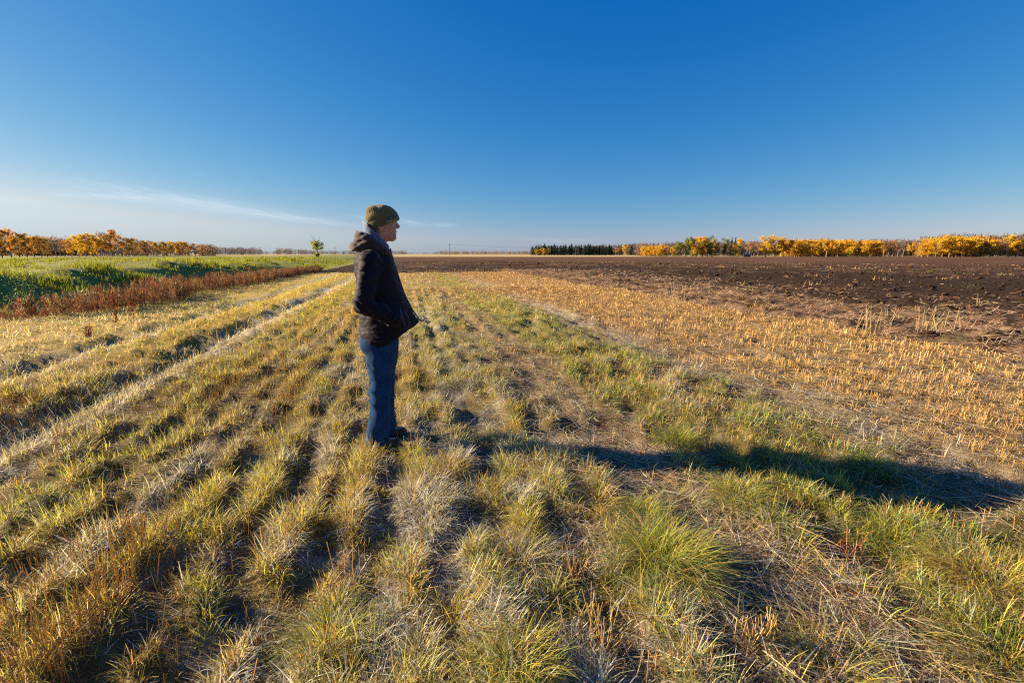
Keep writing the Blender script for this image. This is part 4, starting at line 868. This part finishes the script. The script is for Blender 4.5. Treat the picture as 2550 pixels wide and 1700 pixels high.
    for s in (-1, 1):
        e = ball('eye', (.2085, s*.030, 1.675), .0105, white, root); ball('iris', (.2165, s*.0305, 1.675), .0046, iris, e, (.55, 1, 1))
        V, F = tube([(.217, s*.014, 1.690), (.216, s*.030, 1.694), (.204, s*.047, 1.690)], [.004, .0045, .003], 6); obj('eyebrow', mesh_np('eyebrow', V, F, None, True), lash, root)
    # --- beanie
    def brim(x): return np.interp(x, [-.05, .05, .09, .17, .25], [1.640, 1.634, 1.636, 1.672, 1.704])
    g = grid([(-.02, .27), (-.125, .125), (1.60, 1.84)], .0055); X, Y, Z = mg(g)
    d = ell(X, Y, Z, (.128, 0, 1.708), (.110, .094, .101))
    d = smin(d, ell(X, Y, Z, (.060, 0, 1.752), (.046, .055, .042)), .03); d = smin(d, ell(X, Y, Z, (.052, 0, 1.705), (.036, .060, .035)), .02)
    d = smax(d, (brim(X)+.012)-Z+0*Y, .008); V, F = surface_nets(np.ascontiguousarray(d), *g); V = smooth_mesh(V, F, 1); N = vnormals(V, F)
    bk = sst(.12, .03, V[:, 0])
    V = V+N*((.0015*np.sin(np.arctan2(V[:, 1], V[:, 0]-.128)*46)+(n3(V, 22, 5)-.5)*.022*bk+(n3(V, 12, 9)-.5)*.010)[:, None])
    hat = obj('beanie', mesh_np('beanie', V, F, None, True), olive, root)
    d = ell(X, Y, Z, (.132, 0, 1.692), (.1165, .099, .108)); inner = ell(X, Y, Z, (.130, 0, 1.70), (.101, .084, .100))
    d = smax(d, brim(X)-Z+0*Y, .010); d = smax(d, Z-(brim(X)+.058)+0*Y, .010); d = smax(d, -inner, .004)
    V, F = surface_nets(np.ascontiguousarray(d), *g); V = smooth_mesh(V, F, 1); N = vnormals(V, F); V = V+N*((.0014*np.sin(np.arctan2(V[:, 1], V[:, 0]-.128)*60)+(n3(V, 20, 11)-.5)*.006)[:, None])
    cuff = obj('cuff', mesh_np('cuff', V, F, None, True), olive2, hat)
    def cuff_pt(x, dz, off=.0025):
        z = brim(x)+dz; q = 1-((x-.132)/.1165)**2-((z-1.692)/.108)**2; return np.array([x, -(.099*math.sqrt(max(q, .02))+off), z])
    nz = 0
    for i, x in enumerate(np.linspace(.150, .214, 11)):                                        # pale worn lettering along the cuff edge
        p0, p1 = cuff_pt(x, .010), cuff_pt(x+.001, .019); V, F = tube([p0, p1], [.0017, .0017], 4); obj('embroidered_letter', mesh_np('embroidered_letter', V, F), pale, cuff)
        p2 = cuff_pt(x+.0028, .0105 if i % 3 else .0185); V, F = tube([p0 if i % 3 else p1, p2], [.0014, .0014], 4); obj('embroidered_letter', mesh_np('embroidered_letter', V, F), pale, cuff)
    for i in range(7):                                                                         # mossy emblem above it
        x = .150+.0085*i; V, F = tube([cuff_pt(x, .024+.004*(i % 2)), cuff_pt(x+.009, .032+.005*((i+1) % 3)), cuff_pt(x+.012, .026)], [.003, .0042, .002], 5); obj('emblem_stitching', mesh_np('emblem_stitching', V, F), moss, cuff)
    # --- collar and hood
    def ring(ctr, rx, ry, slope, rad, z_sc, ang=(0, 6.2832), n=40, rfun=None):
        pts = []; rr = []
        for a in np.linspace(ang[0], ang[1], n): pts.append((ctr[0]+rx*math.cos(a), ctr[1]+ry*math.sin(a), ctr[2]-slope*rx*math.cos(a))); rr.append(rad if rfun is None else rad*rfun(a))
        return pts, rr
    g = grid([(-.04, .20), (-.13, .13), (1.44, 1.70)], .005); X, Y, Z = mg(g)
    # inner hoodie collar: a tilted, upward opening sleeve round the neck
    def sleeve(cx, cz, r, slope, hgt, th):
        zz = Z-(cz-slope*(X-cx)); rr = np.sqrt((X-cx-.10*zz)**2+(Y*.92)**2); return smax(np.abs(rr-(r+.12*zz))-th, np.abs(zz)-hgt, .006)
    d = sleeve(.072, 1.572, .076, .95, .034, .009); V, F = surface_nets(np.ascontiguousarray(d), *g); V = smooth_mesh(V, F, 1); N = vnormals(V, F); V = V+N*((n3(V, 30, 15)-.5)*.007)[:, None]
    co = obj('hoodie_collar', mesh_np('hoodie_collar', V, F, None, True), blue, root)
    d = sleeve(.070, 1.607, .0815, .95, .0045, .005); V, F = surface_nets(np.ascontiguousarray(d), *g); obj('fleece_edge', mesh_np('fleece_edge', smooth_mesh(V, F, 1), F, None, True), cream, co)
    g = grid([(-.15, .20), (-.19, .19), (1.40, 1.66)], .006); X, Y, Z = mg(g)
    d = ell(X, Y, Z, (-.030, 0, 1.560), (.048, .100, .047)); d = smin(d, ell(X, Y, Z, (-.075, 0, 1.515), (.034, .10, .026)), .018); d = smin(d, ell(X, Y, Z, (-.02, 0, 1.500), (.072, .13, .032)), .03)
    zz = Z-(1.530-.62*(X-.05)); d = smin(d, np.sqrt((np.sqrt((X-.055)**2+(Y*.85)**2)-.098)**2+(zz*.7)**2)-.026, .025)
    V, F = surface_nets(np.ascontiguousarray(d), *g); V = smooth_mesh(V, F, 1); N = vnormals(V, F); V = V+N*((n3(V, 26, 17)-.5)*.022+(np.sin((V[:, 2]-.5*V[:, 0])*150+6*n3(V, 9, 4)))*.0025)[:, None]
    # --- jacket
    g2 = grid([(-.18, .40), (-.38, .38), (.74, 1.56)], .0082); X, Y, Z = mg(g2)
    zs = [.76, .86, .95, 1.05, 1.15, 1.30, 1.40, 1.46, 1.52, 1.56]
    xb = interp(Z, zs, [-.088, -.093, -.080, -.068, -.074, -.088, -.092, -.075, -.035, -.02]); xf = interp(Z, zs, [.262, .305, .362, .304, .258, .214, .190, .172, .150, .14]); hw = interp(Z, zs, [.214, .212, .206, .200, .198, .205, .185, .140, .090, .07])
    cx = (xb+xf)/2; ax_ = (xf-xb)/2; fx = np.clip((X-cx)/ax_, -1, 1); hw2 = hw*(1-.30*np.clip(fx, 0, 1)**2*sst(1.15, .95, Z))
    d = (np.sqrt(((X-cx)/ax_)**2+(Y/hw2)**2)-1)*.12
    for (s0, e0, w0) in arms:
        arm = smin(cone(X, Y, Z, s0, e0, .074, .064), cone(X, Y, Z, e0, w0, .064, .054), .03); d = smin(d, arm, .028)
    for s in (-1, 1): d = smin(d, ell(X, Y, Z, (.185, s*.165, .985), (.085, .050, .070)), .03)
    d = smin(d, cone(X, Y, Z, (.02, -.15, 1.425), (.02, .15, 1.425), .062, .062), .04)
    hem = np.interp(X, [-.12, -.095, -.045, .04, .13, .22, .35], [.905, .888, .815, .792, .825, .884, .946]); d = smax(d, hem-Z+0*Y, .004)
    d = smax(d, -(ell(X, Y, Z, (.075, 0, 1.57), (.065, .070, .07))), .01)
    Vj, Fj = surface_nets(np.ascontiguousarray(d), *g2); Vj = smooth_mesh(Vj, Fj, 1); N = vnormals(Vj, Fj)
    arm_m = sst(.17, .21, np.abs(Vj[:, 1]))*sst(.93, .98, Vj[:, 2]); ang = np.arctan2(Vj[:, 1], Vj[:, 0]-.06)*.19
    q1 = np.abs(((Vj[:, 2]+ang)/.058) % 1-.5); q2 = np.abs(((Vj[:, 2]-ang)/.058) % 1-.5); quilt = -.0011*(np.exp(-(q1/.13)**2)+np.exp(-(q2/.13)**2))
    fold = (n3(Vj*np.array([1, 1, 1.6]), 10, 21)-.5)*.014+(np.abs(n3(Vj*np.array([1, 1, 2.6]), 17, 27)-.5)-.12)*-.016+(n3(Vj*np.array([1, 1, 2.2]), 26, 23)-.5)*.005
    elb = np.exp(-((Vj[:, 2]-1.12)/.06)**2)*arm_m; fold += elb*.006*np.sin((Vj[:, 2]*.8+Vj[:, 0])*110)
    Vj = Vj+N*(quilt+fold)[:, None]; jk = obj('jacket', mesh_np('jacket', Vj, Fj, None, True), shell, root)
    obj('hood', mesh_np('hood', V, F, None, True), hoodm, jk)
    for (s0, e0, w0) in arms:
        e_, w_ = np.array(e0), np.array(w0); dv = (w_-e_)/np.linalg.norm(w_-e_); c0 = e_+(w_-e_)*.90; A_ = np.cross(dv, [0, 0, 1.]); A_ /= np.linalg.norm(A_); B_ = np.cross(dv, A_)
        V_, F_ = tube([c0+(A_*math.cos(t)+B_*math.sin(t))*.0595 for t in np.linspace(0, 6.2832, 25)], [.0065]*25, 6); obj('sleeve_cuff', mesh_np('sleeve_cuff', V_, F_, None, True), shell, jk)
        sg = np.sign(w0[1]); V_, F_ = tube([(.205, sg*.205, 1.075), (.222, sg*.212, 1.01), (.235, sg*.208, .945)], [.005]*3, 6); obj('pocket_welt', mesh_np('pocket_welt', V_, F_, None, True), zipm, jk)
    path = [(.165, -.020, 1.50), (.186, -.022, 1.40), (.214, -.022, 1.30), (.236, -.022, 1.22), (.262, -.022, 1.14), (.306, -.022, 1.045), (.365, -.020, .955)]
    V, F = tube([(a+.003, b_, c_) for a, b_, c_ in path], [.006]*7, 6); zp = obj('zipper', mesh_np('zipper', V, F, None, True), zipm, jk)
    V, F = tube([(.172, -.026, 1.475), (.176, -.030, 1.445)], [.003, .002], 5); obj('zip_pull', mesh_np('zip_pull', V, F), steel, zp)
    V, F = tube([(.035, -.214, 1.012), (.052, -.214, 1.006)], [.0035, .003], 5); obj('pocket_zip', mesh_np('pocket_zip', V, F), steel, jk)
    V, F = tube([(.052, -.188, .83), (.050, -.190, .795), (.048, -.190, .775)], [.0025, .003, .003], 5); obj('hem_toggle', mesh_np('hem_toggle', V, F), steel, jk)
    # --- jeans
    g3 = grid([(-.16, .28), (-.25, .26), (-.01, .97)], .0082); X, Y, Z = mg(g3)
    d = ell(X, Y, Z, (.060, 0, .90), (.135, .172, .13))
    d = smin(d, ell(X, Y, Z, (.000, -.075, .82), (.088, .090, .10)), .03); d = smin(d, ell(X, Y, Z, (.010, .075, .82), (.088, .090, .10)), .03)
    lg = []
    for (h0, k0, a0) in legs:
        c1 = cone(X, Y, Z, (h0[0], h0[1], .79), k0, .114, .080); c2 = cone(X, Y, Z, k0, (a0[0]+.008, a0[1], .03), .080, .079); lg.append(smin(c1, c2, .02))
    d = smin(d, np.minimum(*lg), .02); d = smax(d, .012-Z+0*X+0*Y, .006); V, F = surface_nets(np.ascontiguousarray(d), *g3); V = smooth_mesh(V, F, 1); N = vnormals(V, F)
    kb = np.exp(-((V[:, 2]-.44)/.10)**2)*sst(.06, -.06, V[:, 0]); bt = np.exp(-((V[:, 2]-.70)/.13)**2)*sst(.05, -.07, V[:, 0]); hm = np.exp(-((V[:, 2]-.06)/.07)**2)
    a_ = np.arctan2(V[:, 1]+np.where(V[:, 1] < 0, .1, -.1), V[:, 0]-.03)
    def crease(f, ph, sd): return np.maximum(0, np.sin(f*(V[:, 2]+.10*(n3(V, 6, sd)-.5))+ph*a_))**3*sst(.40, .62, n3(V*np.array([1, 1, .5]), 9, sd+3))
    w = kb*.022*crease(64, 1.6, 2)+bt*.022*crease(44, -1.4, 6)-bt*.018*crease(38, 1.9, 12)+hm*.018*crease(66, 1.2, 8)+(n3(V*np.array([1, 1, .6]), 8, 31)-.5)*.036+(n3(V*np.array([1.3, 1.3, .9]), 16, 33)-.5)*.010
    V = V+N*w[:, None]; je = obj('jeans', mesh_np('jeans', V, F, None, True), denim, root)
    # --- boots
    for (h0, k0, a0) in legs:
        x0, y0 = a0[0], a0[1]; gg = grid([(x0-.10, x0+.24), (y0-.08, y0+.08), (-.03, .16)], .006); X, Y, Z = mg(gg)
        d = smin(cone(X, Y, Z, (x0+.0, y0, .06), (x0+.0, y0, .14), .050, .048), cone(X, Y, Z, (x0-.025, y0, .036), (x0+.145, y0, .028), .046, .042), .03); d = smax(d, .010-Z+0*X+0*Y, .004)
        V, F = surface_nets(np.ascontiguousarray(d), *gg); bo = obj('boot', mesh_np('boot', smooth_mesh(V, F, 1), F, None, True), boot, root)
        d = smax(cone(X, Y, Z, (x0-.025, y0, .0), (x0+.147, y0, .0), .050, .046), np.abs(Z-.0)-.013+0*X+0*Y, .004); V, F = surface_nets(np.ascontiguousarray(d), *gg); obj('sole', mesh_np('sole', V, F, None, True), sole, bo)
build_man()
print('TRIS all', TRIS[0])
